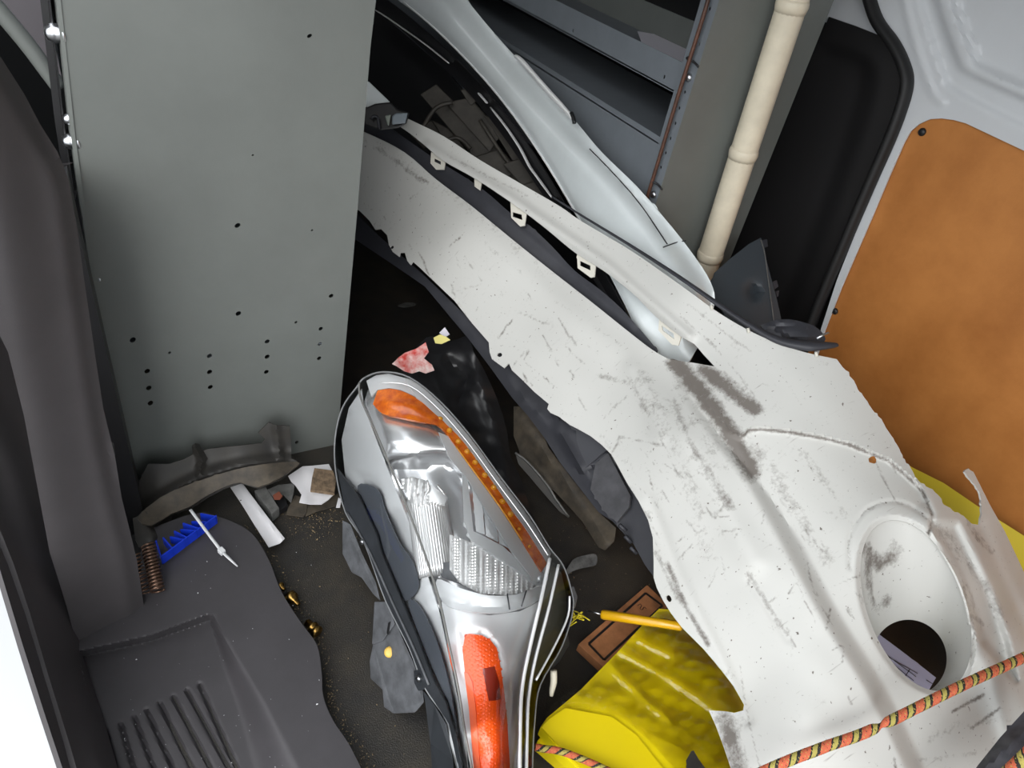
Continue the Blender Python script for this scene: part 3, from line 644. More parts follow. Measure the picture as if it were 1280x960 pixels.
dl += [((top_edge[4:]+np.array((-1, 3))).tolist(), 3, .95), ([(1136, 692), (1152, 678), (1162, 662), (1166, 640), (1154, 612)], 3, .6), ([(1062, 712), (1061, 680), (1066, 660), (1080, 640), (1098, 630), (1118, 627), (1140, 634), (1166, 654)], 3, .5),  # recess edge and swirl: crease grime, strengthened as painted shade
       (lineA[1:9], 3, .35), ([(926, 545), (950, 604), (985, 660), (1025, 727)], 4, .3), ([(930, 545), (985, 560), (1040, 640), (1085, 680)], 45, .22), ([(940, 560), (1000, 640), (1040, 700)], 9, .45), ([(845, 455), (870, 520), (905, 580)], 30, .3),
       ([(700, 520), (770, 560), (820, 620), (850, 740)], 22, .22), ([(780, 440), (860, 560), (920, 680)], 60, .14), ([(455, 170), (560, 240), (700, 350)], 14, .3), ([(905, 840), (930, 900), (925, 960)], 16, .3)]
_rs = np.random.RandomState(12)
for _ in range(80):                                     # single scratches
    x, y = _rs.uniform(470, 1120), 0; y = np.interp(x, [470, 700, 900, 1120], [235, 440, 660, 760])+_rs.uniform(-60, 90)
    a_ = _rs.choice([_rs.normal(.95, .25), _rs.normal(2.2, .3)]); l_ = _rs.uniform(10, 55)
    dl.append(([(x, y), (x+l_*math.cos(a_)*.5, y+l_*math.sin(a_)*.5+_rs.uniform(-2, 2)), (x+l_*math.cos(a_), y+l_*math.sin(a_))], 1.9, _rs.uniform(.4, .75)))
def dirt_shade_f(P):
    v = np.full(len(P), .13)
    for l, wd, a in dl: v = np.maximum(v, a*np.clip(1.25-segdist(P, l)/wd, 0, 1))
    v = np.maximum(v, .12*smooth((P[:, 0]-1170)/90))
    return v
shell_out = edge_up+right_r+bottom+low+[(400, 150)]
sl_hole = [p for p in slot if p[0] > 425]
shell = sheet('bumper_shell', shell_out, bdepth, M['white_dirty'], bt, res=2.9, thick=.003, holes=[densify(sl_hole, 3), rim, ell(633, 446, 3.2, 2.8, 0, 8)+np.array((-8.5, -2.5)), ell(836, 748, 3, 4.8, -.5, 10), ell(490, 309, 2.2, 2.2, 0, 8)], attr={'dirt': dirt_shade_f})
# lamp tube: a funnel running from the rim back to the round hole
inner_c = ell(1137, 822, 48, 46, math.radians(60), 44)
V = []; Fc = []; K = 9
ctr_r = W(rim, bdepth(rim)+.0085)
ph = np.argmin(np.linalg.norm(inner_c-rim[0]-(inner_c.mean(0)-rim.mean(0)), axis=1)); inner_c = np.roll(inner_c, -ph, 0)
deep = W(inner_c, np.full(44, 1.155)+.0003*(inner_c[:, 0]-1137)-.0006*(inner_c[:, 1]-822))
for k in range(K):
    t = k/(K-1); s = math.sin(t*math.pi/2)
    V += list(ctr_r*(1-t)+deep*t+(ctr_r-deep)*0)
for i in range(K-1):
    for k in range(44):
        k2 = (k+1) % 44; Fc.append((i*44+k, (i+1)*44+k, (i+1)*44+k2, i*44+k2))
tubeP = np.concatenate([rim*(1-k/(K-1))+inner_c*k/(K-1) for k in range(K)])
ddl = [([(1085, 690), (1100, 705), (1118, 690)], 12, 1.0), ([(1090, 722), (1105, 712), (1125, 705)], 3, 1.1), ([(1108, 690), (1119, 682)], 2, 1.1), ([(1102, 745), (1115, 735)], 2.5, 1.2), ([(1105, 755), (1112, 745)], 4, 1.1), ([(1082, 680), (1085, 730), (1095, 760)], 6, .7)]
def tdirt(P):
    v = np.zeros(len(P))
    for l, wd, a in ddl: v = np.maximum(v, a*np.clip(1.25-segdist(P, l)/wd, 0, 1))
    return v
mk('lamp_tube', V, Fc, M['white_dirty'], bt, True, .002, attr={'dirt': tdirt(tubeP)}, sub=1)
# clip tabs along the slot, each with its slotted hole
def tab(pts, hole, dz=.004, d=None):
    pts = np.array(pts, float); c = pts.mean(0)
    sheet('clip_tab', pts, (lambda P: bump_d0(P)+dz) if d is None else d, M['white_edge'], bt, res=5, thick=.003, holes=[np.array(hole, float)] if hole else [], smooth_=False)
tab([(539, 190), (557, 199), (555, 212), (545, 212), (538, 204)], [(543, 198), (551, 202), (551, 206), (543, 202)])
tab([(593, 222), (602, 228), (600, 238), (593, 233)], None)
tab([(638, 253), (659, 262), (656, 282), (650, 283), (639, 272)], [(641, 265), (652, 268), (653, 275), (641, 271)])
tab([(721, 312), (745, 328), (743, 346), (738, 347), (722, 335)], [(725, 326), (738, 332), (738, 338), (725, 332)])
tab([(824, 394), (852, 418), (848, 432), (840, 431), (823, 413)], [(827, 407), (842, 417), (843, 424), (828, 413)])
# dark plastic lip beneath the slot and the rubber strip on the bar
sheet('inner_liner', catmull([(430, 128), (470, 150), (494, 164), (540, 196), (600, 234), (640, 268), (662, 282), (690, 308), (718, 338), (750, 362), (776, 385), (800, 412), (822, 438)], 3).tolist()+[(818, 452), (780, 425), (735, 389), (686, 350), (636, 310), (586, 269), (541, 235), (501, 200), (452, 176), (425, 165)],
      lambda P: bump_d0(P)+.022, M['liner'], bt, res=4, thick=.003, feats=[ridge([(500, 172), (600, 246), (700, 330), (790, 408)], .004, 5)])
rs = catmull([(690, 246), (728, 270), (790, 308), (850, 347), (900, 382), (940, 408), (972, 425), (1005, 432), (1030, 432), (1046, 431)], 5)
tube('rubber_strip', W(rs, bump_d0(rs)+.001), np.interp(np.linspace(0, 1, len(rs)), [0, .2, .6, .8, .93, 1], [.003, .005, .010, .017, .010, .006]), M['liner'], bt, 10, .55)
fl2 = catmull([(950, 407), (965, 401), (985, 399), (1005, 403), (1020, 409), (1030, 419), (1030, 427), (1010, 430), (985, 428), (965, 420)], 4)
sheet('rubber_flap', fl2, lambda P: bump_d0(P)+.028, M['liner'], bt, res=5, thick=.005, feats=[plateau(catmull([(970, 412), (985, 408), (1005, 411), (1018, 420), (1008, 425), (985, 422)], 4), .012, 6), ridge(catmull([(960, 408), (985, 403), (1010, 408), (1022, 420)], 4), .006, 2)])
tube('metal_pin', W([(1021, 423), (1028, 419), (1036, 416)], 1.22), .002, M['zinc'], bt, 6)
for x, y in ((889, 382), (935, 411), (1020, 441)): tube('strip_clip', W([(x, y-1), (x+1, y+5)], bump_d0([(x, y)])[0]-.004), .003, M['white_edge'], bt, 6)
tag_r = sheet('rust_spot', ell(1091, 575, 5, 4.2, .3, 12)+np.random.uniform(-.7, .7, (12, 2)), lambda P: bdepth(P)-.0012, mat('rust', (150, 92, 30), .8, var=.3, vscale=200), bt, res=3, thick=.001)
# ================================================================ HEADLIGHT
M['lens'] = mat_glass('clear_lens', (252, 253, 253), 1.45, .04)
M['reflector'] = mat('bright_reflector', (240, 241, 243), .24, .85, bump=.03, bscale=40)
M['satin'] = mat('satin_silver', (216, 218, 220), .34, .2)
M['satin_hatch'] = mat('hatched_silver', (218, 220, 222), .32, .25, bump=.5, bscale=600, bdist=.0006)
M['amber'] = mat('amber_plastic', (240, 128, 20), .22, coat=.5, var=.4, vscale=60, rgb2=(188, 70, 10))
M['amber_lit'] = mat('amber_dome', (255, 178, 44), .15, coat=1)
M['orange'] = mat('orange_reflex', (242, 88, 16), .35, coat=.1)
M['orange_dark'] = mat('dark_orange_window', (132, 34, 12), .3, coat=.7)
M['housing'] = mat('black_housing', (44, 47, 51), .42, var=.2, vscale=30)
M['housing_grey'] = mat('dusty_grey_housing', (92, 94, 98), .55, var=.3, vscale=35)
M['navy'] = mat('smoked_inner_plastic', (84, 88, 95), .25, coat=.6)
M['olive'] = mat('aged_inner_plastic', (96, 94, 82), .35)
M['flute'] = mat('fluted_silver', (232, 232, 232), .28, .7)
M['brass'] = mat('brass', (206, 168, 86), .25, 1)
hl_c = [(480, 470, 1.37), (512, 472, 1.365), (550, 502, 1.345), (587, 544, 1.31), (625, 596, 1.27), (662, 645, 1.24), (690, 690, 1.215), (715, 760, 1.215), (700, 812, 1.18), (672, 860, 1.12), (664, 960, 1.04),
        (420, 560, 1.42), (419, 590, 1.40), (456, 679, 1.30), (482, 750, 1.225), (512, 810, 1.16), (531, 859, 1.11), (561, 900, 1.07), (574, 960, 1.03), (450, 480, 1.39),
        (470, 540, 1.315), (500, 610, 1.245), (530, 690, 1.175), (550, 750, 1.125), (560, 800, 1.085), (580, 920, 1.0), (590, 980, .965),
        (540, 560, 1.275), (600, 650, 1.195), (620, 780, 1.09), (645, 830, 1.075), (630, 900, 1.005), (630, 980, .965), (672, 760, 1.135)]
hd = TPS(hl_c)
ht = thing('car_headlight', 'large clear car headlight with amber strip and orange reflector, standing at the centre front', 'headlight', (.36, .75, .02))
h_out = catmull([(456, 472), (479, 465), (512, 472), (550, 502), (587, 544), (625, 596), (662, 645), (686, 684), (703, 706), (713, 735), (716, 762), (702, 808), (675, 856), (668, 900), (665, 960), (664, 1040), (585, 1040), (574, 965), (561, 905), (531, 859), (512, 810), (482, 750), (456, 679), (432, 640), (420, 590), (419, 548), (428, 510), (446, 484)], 4, True)
cH = np.array((560., 690.))
def axis_of(P): return np.stack((np.interp(P[:, 1], [460, 600, 700, 800, 900, 1040], [480, 540, 590, 615, 620, 625]), P[:, 1]*.94+.06*720), 1)
rings = [(0, .004), (.015, .03), (.10, .075), (.25, .115), (.5, .14)]
V = []; Fc = []; m = len(h_out); ax_ = axis_of(h_out)
for s, dd in rings: V += list(W(h_out*(1-s)+ax_*s, hd(h_out)+dd))
for i in range(len(rings)-1):
    for k in range(m):
        k2 = (k+1) % m; Fc.append((i*m+k, i*m+k2, (i+1)*m+k2, (i+1)*m+k))
n0 = (len(rings)-1)*m; mid = len(V)
cl = W([(480, 530), (520, 620), (560, 700), (600, 800), (615, 900), (620, 1000)], hd(np.array([(480, 530), (520, 620), (560, 700), (600, 800), (615, 900), (620, 1000)]))+.145)
V += list(cl)
for k in range(m):
    k2 = (k+1) % m
    ca = mid+int(np.argmin(abs(np.array([530, 620, 700, 800, 900, 1000])-h_out[k][1]))); cb = mid+int(np.argmin(abs(np.array([530, 620, 700, 800, 900, 1000])-h_out[k2][1])))
    Fc.append((n0+k, n0+k2, cb)); 
    if ca != cb: Fc.append((n0+k, cb, ca))
mk('housing', V, Fc, M['housing'], ht, True)
sheet('lens', h_out, hd, M['lens'], ht, res=7, thick=0)
rm = W(h_out, hd(h_out)+.002); tube('lens_rim', np.vstack((rm, rm[:1])), .0019, mat('grey_lens_edge', (120, 122, 124), .3), ht, 6)
def part(nm, pts, off, mt, res=7, feats=(), sm=0, th=.0015, parent=None, **k):
    return sheet(nm, pts, (lambda P: hd(P)+(off(P) if callable(off) else off)), mt, parent or ht, res=res, thick=th, feats=feats, sm=sm, **k)
# inner reflector: one bright pressed shell with a deep bowl
bowl = catmull([(484, 584), (520, 575), (562, 573), (586, 594), (620, 640), (652, 690), (674, 728), (664, 752), (612, 764), (552, 750), (528, 700), (505, 640)], 4, True)
inner_o = [(462, 482), (482, 472), (512, 478), (548, 507), (584, 548), (622, 600), (659, 650), (684, 690), (690, 705), (672, 770), (655, 840), (652, 900), (652, 1040), (592, 1040), (582, 930), (563, 830), (548, 760), (528, 700), (500, 625), (472, 555), (454, 505)]
part('inner_shell', inner_o, .034, M['reflector'], 6, [plateau(bowl, -.045, 26), plateau([(470, 520), (540, 532), (575, 560), (590, 590), (560, 578), (486, 582)], .010, 14), plateau([(486, 560), (560, 553), (575, 572), (520, 578), (487, 584)], -.006, 10)])
side_o = [(452, 486), (454, 505), (472, 555), (500, 625), (528, 700), (548, 760), (563, 830), (582, 930), (590, 1040), (580, 1040), (570, 960), (555, 900), (538, 860), (524, 815), (498, 752), (474, 690), (450, 640), (432, 600), (427, 550), (436, 510)]
part('side_reflector', side_o, .026, M['satin_hatch'], 7, [plateau([(440, 590), (470, 600), (482, 650), (462, 640)], -.010, 10), plateau([(460, 650), (500, 640), (530, 720), (500, 730)], -.014, 16), plateau([(500, 640), (525, 700), (545, 760), (530, 770), (512, 720)], .006, 10)])
part('smoked_side', catmull([(447, 607), (472, 612), (482, 640), (500, 680), (516, 702), (523, 735), (505, 752), (497, 735), (474, 690), (455, 652)], 4, True), .012, M['navy'], 7)
part('smoked_side', catmull([(510, 752), (524, 757), (541, 790), (555, 830), (566, 880), (572, 925), (560, 880), (543, 840), (526, 800)], 4, True), .010, M['navy'], 7)
part('side_frame', [(421, 585), (432, 600), (448, 620), (470, 668), (476, 690), (497, 740), (521, 797), (541, 850), (556, 878), (570, 920), (577, 960), (574, 965), (561, 905), (531, 859), (512, 810), (482, 750), (456, 679), (432, 640)], -.003, M['housing'], 6, th=.004)
tube('side_groove', W(catmull([(434, 640), (462, 690), (490, 752), (518, 812), (536, 856)], 4), hd(catmull([(434, 640), (462, 690), (490, 752), (518, 812), (536, 856)], 4))-.006), .0022, M['housing_grey'], ht, 6)
ridge_l = catmull([(449, 478), (451, 498), (470, 541), (500, 612), (530, 690), (549, 750), (560, 800), (573, 862), (582, 920), (591, 970), (597, 1040)], 5)
tube('lens_ridge', W(ridge_l, hd(ridge_l)-.001), .0021, mat('lens_edge', (112, 112, 110), .2), ht, 6)
# amber turn signal: broad head, then a tapering strip with domes
amb_r = catmull([(472, 488), (486, 486), (500, 488), (514, 494), (527, 502), (540, 514), (556, 528), (577, 549), (601, 581), (626, 616), (642, 640), (660, 665), (684, 704)], 4).tolist()
amb_l = catmull([(677, 715), (664, 694), (640, 656), (617, 622), (591, 587), (570, 558), (551, 534), (530, 528), (500, 522), (478, 517), (466, 505)], 4).tolist()
part('amber_strip', amb_r+amb_l, .014, M['amber'], 4, [ridge([(484, 502), (515, 508), (548, 525)], .006, 7), ridge([(482, 497), (520, 501)], -.003, 3)], th=.006)
for x, y in ((550, 524), (562, 538), (573, 552), (584, 564.5), (594, 578), (606, 594), (617, 609.5), (628, 627), (638, 643), (649, 661), (662, 683)):
    c = W1(x, y, hd(np.array([(x, y)]))[0]+.0135); r = .0062 if y < 650 else .004
    lathe('lamp_dome', c, CAMPOS-c, [(r, -.001), (r*.86, .002), (r*.5, .0042), (r*.1, .005)], M['amber_lit'], ht, 10)
tube('amber_edge', W(np.array(amb_l[6:-20]), hd(np.array(amb_l[6:-20]))+.010), .0016, M['amber_lit'], ht, 5)
part('top_flange', [(458, 476), (470, 469), (486, 467), (512, 474), (530, 486), (528, 501), (514, 493), (500, 487), (486, 485), (472, 487), (464, 496)], .016, M['satin'], 5, th=.003)
bez_r = catmull([(505, 472), (520, 478), (550, 504.5), (587, 546.5), (625, 598.5), (662, 647.5), (689, 692)], 4).tolist()
bez_l = [(684, 703)]+amb_r[::-1][2:-14]
part('bezel', bez_r+bez_l, .012, M['satin'], 6, th=.003)
part('bezel', [(577, 552), (591, 587), (617, 623), (640, 657), (677, 716), (668, 726), (640, 690), (604, 632), (583, 596), (562, 572), (548, 540)], .018, M['satin'], 6, th=.003)
# triangular side reflector: dark-edged recess with three facets
for k, pts in enumerate(([(590, 605), (602, 620), (606, 668), (595, 664)], [(603, 622), (619, 642), (623, 678), (607, 669)], [(620, 644), (634, 662), (645, 690), (624, 679)], [(635, 664), (668, 722), (646, 692)])):
    part('facet', pts, lambda P, k=k: .034-.0006*(P[:, 0]-pts[0][0])+.00018*(P[:, 1]-640), M['reflector'] if k % 2 else M['satin'], 5, smooth_=False)
part('facet_frame', [(578, 590), (584, 594), (592, 664), (628, 682), (672, 722), (670, 731), (640, 708), (589, 676), (580, 650)], .024, M['satin'], 5, th=.006, smooth_=False)
# projector column, its faceted cap, the fluted fan and the bright bowl edge
def fluted(nm, a, b, r0, r1, mt, nf=48, sides=288, rows=10):
    a, b = np.array(a), np.array(b); n = (b-a); L_ = np.linalg.norm(n); A, B, n = frame_of(n); V = []; Fc = []
    for i in range(rows):
        t = i/(rows-1)
        for k in range(sides):
            th = 2*np.pi*k/sides; r = (r0+(r1-r0)*t)*(1+.014*math.cos(nf*th)); V.append(a+n*L_*t+r*(math.cos(th)*A+math.sin(th)*B))
    for i in range(rows-1):
        for k in range(sides): Fc.append((i*sides+k, i*sides+(k+1) % sides, (i+1)*sides+(k+1) % sides, (i+1)*sides+k))
    Fc.append(tuple(range(sides))[::-1]); Fc.append(tuple((rows-1)*sides+k for k in range(sides)))
    return mk(nm, V, Fc, mt, ht, True)
h1 = lambda x, y: hd(np.array([(x, y)], float))[0]
fluted('projector_column', W1(547, 722, h1(547, 722)+.062), W1(533, 622, h1(533, 622)+.048), .036, .036, M['flute'])
cap = [(501, 599), (515, 596), (531, 600), (547, 612), (560, 622), (556, 630), (541, 627), (522, 634), (510, 624)]
part('projector_cap', cap, .008, M['flute'], 2.4, [lambda P: .0022*np.cos((P[:, 0]*.55+P[:, 1]*.06)*1.25)*(P[:, 0] < 535)], th=.01)
tube('cap_edge', W(np.array([(534, 600), (536, 612), (531, 622), (541, 627), (556, 618), (546, 606)]), np.array([h1(536, 612)+.004]*6)), .0022, M['reflector'], ht, 6)
part('fluted_fan', [(562, 668), (584, 676), (600, 684), (640, 708), (668, 729), (664, 738), (634, 744), (600, 742), (574, 728), (562, 712)], .030, M['flute'], 2.2, [lambda P: .0022*np.cos(P[:, 0]*1.0)], th=.003)
part('bowl_edge', catmull([(546, 724), (575, 735), (610, 744), (645, 743), (676, 733), (674, 750), (645, 762), (612, 766), (575, 762), (553, 752)], 4, True), .014, M['satin'], 5, [lambda P: .010*np.cos((P[:, 0]-612)/64*1.5), ridge(catmull([(552, 744), (575, 754), (612, 758), (645, 755), (674, 745)], 4), -.006, 6)], th=.003)
for l in ([(634, 742), (637, 762)], [(658, 738), (652, 758)]): tube('bowl_seam', W(np.array(l, float), np.array([h1(*l[0])-.001, h1(*l[1])-.001])), .0012, M['housing'], ht, 5)
part('bowl_shade', [(545, 704), (565, 702), (585, 712), (590, 734), (574, 730), (552, 722)], .034, M['housing_grey'], 5)
# lower bezel around the orange reflex
part('lower_bezel', [(552, 752), (580, 764), (612, 769), (650, 764), (674, 752), (664, 800), (654, 850), (651, 900), (652, 1040), (594, 1040), (586, 940), (574, 868), (562, 806)], .016, M['satin'], 5,
     [plateau([(576, 786), (606, 788), (624, 806), (634, 850), (641, 910), (644, 1040), (596, 1040), (588, 920), (578, 850)], -.005, 6)], th=.003)
org = [(581, 796), (586, 792), (602, 794), (613, 800), (621, 810), (625, 830), (630, 862), (634, 900), (637, 950), (640, 1040), (598, 1040), (594, 970), (590, 920), (586, 880), (581, 840), (578, 812)]
def hexr(P): return .0011*(np.cos(P[:, 0]*1.6)+np.cos(P[:, 0]*.8+P[:, 1]*1.39)+np.cos(-P[:, 0]*.8+P[:, 1]*1.39))/3
orp = part('orange_reflex', org, .012, M['orange'], 1.9, [hexr], th=.005)
part('reflex_window', [(603, 836), (618, 833), (624, 852), (626, 874), (611, 876), (607, 856)], .0105, M['orange_dark'], 3, parent=orp)
part('reflex_edge', [(580, 840), (585, 842), (590, 852), (594, 880), (600, 960), (606, 1040), (598, 1040), (592, 960), (586, 885)], .0105, mat('pale_orange', (232, 110, 70), .3), 5, parent=orp)
part('red_side_glint', [(559, 804), (562, 806), (568, 836), (573, 862), (570, 850), (563, 828)], .004, M['orange'], 4)
# right flank seen through the lens
part('flank_inner', [(690, 706), (702, 716), (708, 745), (708, 768), (694, 806), (668, 852), (657, 900), (656, 860), (662, 810), (676, 760)], .030, M['olive'], 6, [ridge([(690, 730), (698, 765), (672, 820)], .006, 5)])
for l, r in (([(687, 698), (676, 750), (662, 810), (653, 856), (650, 905), (649, 1040)], .0034), ([(698, 706), (686, 760), (670, 820), (662, 862), (659, 905), (657, 1040)], .0028), ([(712, 745), (710, 770), (694, 806), (670, 850)], .002)):
    l = catmull(l, 4); tube('bright_edge', W(l, hd(l)-.001), r, M['satin'], ht, 6)
tube('bezel_line', W(catmull([(476, 478), (512, 482), (548, 511), (584, 552), (622, 604), (659, 654), (685, 694)], 4), hd(catmull([(476, 478), (512, 482), (548, 511), (584, 552), (622, 604), (659, 654), (685, 694)], 4))-.001), .0013, M['satin'], ht, 5)
# brackets on the left and bottom
def hbox(nm, pts, off, th, mt, parent=None):
    q = W(np.array(pts, float), hd(np.array(pts, float))+off); return prism(nm, q, ray([np.mean(pts, 0)])[0]*th, mt, parent or ht, .002)
br = hbox('mount_bracket', [(474, 752), (488, 758), (500, 790), (516, 826), (528, 858), (530, 878), (519, 891), (492, 892), (480, 884), (478, 862), (463, 848), (462, 826), (466, 806)], .012, .03, M['housing_grey'])
hbox('bracket_step', [(468, 752), (484, 752), (494, 780), (478, 802), (465, 806)], .004, .02, M['housing_grey'])
hbox('bracket_slot', [(485, 778), (489, 776), (486, 794), (483, 792)], .003, .004, M['black'])
c = W1(487, 815, h1(487, 815)+.012)
sc_ = lathe('yellow_screw', c, CAMPOS-c, [(.0095, -.004), (.0095, .002), (.007, .005), (.003, .0055)], mat('yellow_passivated', (214, 176, 84), .45), ht, 14)
hbox('side_plate', [(428, 650), (438, 655), (452, 690), (470, 728), (476, 752), (466, 742), (452, 722), (440, 716), (428, 692)], .018, .012, M['housing_grey'])
hbox('lower_skirt', [(528, 862), (544, 880), (558, 905), (566, 950), (572, 1040), (545, 1040), (538, 930), (536, 894)], .010, .05, M['housing'])
for x, y in ((453, 677), (524, 848)):
    c = W1(x, y, h1(x, y)-.006); lathe('frame_screw', c, CAMPOS-c, [(.006, -.004), (.006, .002), (.0035, .004), (.0035, .006)], M['zinc'], ht, 10)
hbox('frame_boss', [(517, 838), (526, 836), (533, 848), (531, 862), (523, 864), (518, 854)], -.002, .014, M['housing'])
# fittings behind the right flank
hbox('rear_lug', [(708, 738), (717, 732), (722, 746), (719, 760), (711, 764)], .03, .02, M['housing_grey'])
hbox('rear_socket', [(690, 800), (708, 782), (712, 806), (700, 826), (688, 838)], .06, .03, M['housing'])
tube('white_plug', W([(692, 838), (692, 852), (690, 862), (689, 870)], 1.19), [.006, .006, .005, .003], mat('ivory_plastic', (214, 208, 190), .5), ht, 8, n=3)
# ================================================================ LOAD UNDER AND AROUND THE BUMPER
M['yellow'] = mat('yellow_board', (232, 208, 14), .38, coat=.5)
M['yellow_wrap'] = mat('yellow_under_film', (252, 230, 20), .3, coat=.3, var=.08, vscale=16)
M['film'] = mat_glass('clear_film', (252, 250, 240), 1.55, .12)
M['board'] = mat('brown_cardboard', (178, 120, 78), .7, var=.3, vscale=20)
M['bag'] = mat('black_sheet_plastic', (34, 34, 36), .36, var=.2, vscale=20)
M['blue'] = mat('blue_plastic', (22, 56, 196), .35)
M['dust_black'] = mat('dusty_black_rubber', (44, 43, 42), .6, var=.35, vscale=18, rgb2=(58, 55, 50))
M['dust_brown'] = mat('dusty_brown_plastic', (86, 78, 66), .65, var=.4, vscale=30, rgb2=(52, 48, 44))
M['nylon'] = mat('white_nylon', (206, 208, 210), .45)
M['spring'] = mat('brown_spring_steel', (112, 88, 74), .35, .8)
M['white_strip'] = mat('white_coated_strip', (214, 213, 216), .4)
M['grey_metal'] = mat('dull_grey_metal', (120, 120, 118), .5, .3, var=.3, vscale=40)
M['brassy'] = mat('brass_fitting', (190, 152, 84), .28, 1, var=.4, vscale=90)
fz = lambda z: planedepth(2, z)
bd = lambda off: (lambda P: bump_d0(P)+off)

# black deflector panel slung under the bumper
dt = thing('air_deflector', 'long dark blue grey plastic deflector panel lying under the lower edge of the white bumper', 'car panel', onz([(760, 600)], 0)[0])
de = [(400, 240), (440, 262), (475, 296), (531, 345), (590, 402), (632, 450), (690, 505), (735, 535), (775, 560), (800, 600), (822, 640), (850, 740), (838, 742), (818, 722), (806, 706), (792, 680), (766, 652), (748, 640), (727, 613), (700, 578), (681, 548), (660, 520), (640, 497), (612, 458), (586, 424), (556, 388), (531, 358), (490, 330), (430, 290), (395, 260)]
sheet('deflector_panel', de, bd(.075), M['liner'], dt, res=7, feats=[plateau([(686, 505), (700, 520), (756, 560), (765, 566), (752, 580), (727, 590), (700, 545)], .014, 4), ridge([(640, 480), (700, 545), (770, 645)], .010, 6), ridge([(560, 380), (600, 425), (640, 470)], .008, 7)], thick=.004)
sheet('deflector_flap', [(692, 506), (702, 521), (727, 589), (757, 563), (772, 557), (764, 568), (735, 536)], lambda P: bump_d0(P)+.05+.0003*(757-P[:, 0]), mat('mid_grey_plastic', (66, 67, 72), .5), dt, res=6, thick=.003)
sheet('end_block', [(744, 580), (760, 566), (788, 620), (786, 634), (771, 653), (756, 640), (738, 612)], bd(.06), mat('scuffed_grey_plastic', (58, 58, 61), .45, var=.4, vscale=30, rgb2=(78, 78, 82)), dt, res=6, thick=.006)
for a, b in (((774, 656), (783, 664)), ((781, 670), (789, 678)), ((788, 684), (796, 692))): tube('end_rib', W([a, b], 1.34), .004, M['liner'], dt, 6)

# brown dusty strip and thin flap beside it
bs = thing('plastic_strip', 'dusty brown black plastic strip with a hinged flap, lying left of the deflector panel', 'car part', onz([(710, 620)], 0)[0])
sheet('strip_body', [(642, 508), (652, 508), (672, 530), (681, 548), (686, 560), (716, 600), (748, 640), (770, 660), (768, 676), (756, 688), (748, 684), (728, 652), (712, 634), (695, 616), (672, 596), (652, 572), (642, 545)], [(640, 505, 1.72), (700, 600, 1.60), (770, 670, 1.5), (650, 570, 1.66), (756, 688, 1.50), (686, 560, 1.62)], M['dust_brown'], bs, res=6, thick=.004,
      feats=[ridge([(650, 520), (675, 556), (684, 572)], .02, 11), ridge([(690, 575), (760, 680)], .015, 9), ripple(.006, 14, 4)])
tube('flap_edge', W(catmull([(644, 566), (660, 578), (684, 606), (695, 624), (711, 646)], 4), 1.57), .0028, M['grey_metal'], bs, 6)
sheet('thin_flap', [(644, 566), (660, 578), (684, 606), (712, 648), (700, 640), (684, 622), (662, 596), (648, 580)], 1.0 and (lambda P: np.full(len(P), 1.58)), M['dust_black'], bs, res=6)
# crumpled black sheet and scraps behind the lamp
sb = tag(sheet('black_sheet', catmull([(524, 430), (540, 420), (552, 428), (572, 424), (586, 420), (592, 440), (604, 460), (622, 500), (634, 540), (638, 570), (652, 600), (664, 640), (690, 700), (650, 720), (560, 640), (515, 500), (500, 470)], 2, True),
      [(540, 420, 1.74), (590, 425, 1.74), (530, 500, 1.62), (640, 560, 1.62), (560, 560, 1.55), (665, 640, 1.50), (690, 700, 1.45), (600, 640, 1.42)], M['bag'], None, res=5, thick=.002,
      feats=[ripple(.018, 20, 11), ripple(.008, 9, 12), ridge([(588, 425), (600, 480), (620, 540), (636, 600)], .02, 9), ridge([(530, 450), (560, 520), (600, 590)], .022, 12), ridge([(560, 450), (585, 470), (575, 500)], -.02, 6)]),
      'crumpled matt black plastic sheet standing behind the headlight', 'plastic sheet')
ws = tag(sheet('red_white_wrapper', [(490, 455), (498, 447), (506, 441), (520, 436), (532, 428), (536, 440), (530, 448), (540, 456), (543, 463), (532, 467), (524, 464), (515, 467), (505, 464), (496, 458)], lambda P: np.full(len(P), 1.60), mat('red_white_print', (196, 60, 52), .5, var=.9, vscale=38, rgb2=(220, 212, 206)), None, res=4, thick=.0012, feats=[ripple(.012, 7, 1)]),
      'crumpled red and white wrapper at the top of the black sheet', 'wrapper')
tag(sheet('yellow_scrap', [(542, 422), (550, 418), (558, 421), (563, 425), (552, 430), (544, 429)], lambda P: np.full(len(P), 1.64), mat('pale_yellow', (206, 196, 110), .5), None, res=4, thick=.0012, feats=[ripple(.006, 8, 4)]), 'small pale yellow scrap on top of the crumpled black sheet', 'scrap')
tag(sheet('white_scrap', [(549, 416), (556, 409), (562, 418), (556, 422)], lambda P: np.full(len(P), 1.68), M['paper'], None, res=4, thick=.0012, feats=[ripple(.004, 8, 5)]), 'tiny white paper scrap standing above the pale yellow scrap', 'scrap')
tag(sheet('metal_scrap', catmull([(497, 382), (508, 378), (519, 379), (518, 382), (506, 384)], 3, True), fz(.004), M['grey_metal'], None, res=4, thick=.0012), 'thin bent grey scrap on the dark floor beside the grey end panel', 'scrap')
tag(sheet('film_scrap', catmull([(704, 722), (716, 700), (732, 694), (745, 693), (745, 706), (728, 710), (716, 714)], 3, True), fz(.012), mat('grey_film', (120, 120, 120), .2, var=.3, vscale=60), None, res=4, thick=.001, feats=[ripple(.008, 7, 3)]), 'crumpled translucent grey film on the floor right of the headlight', 'scrap')

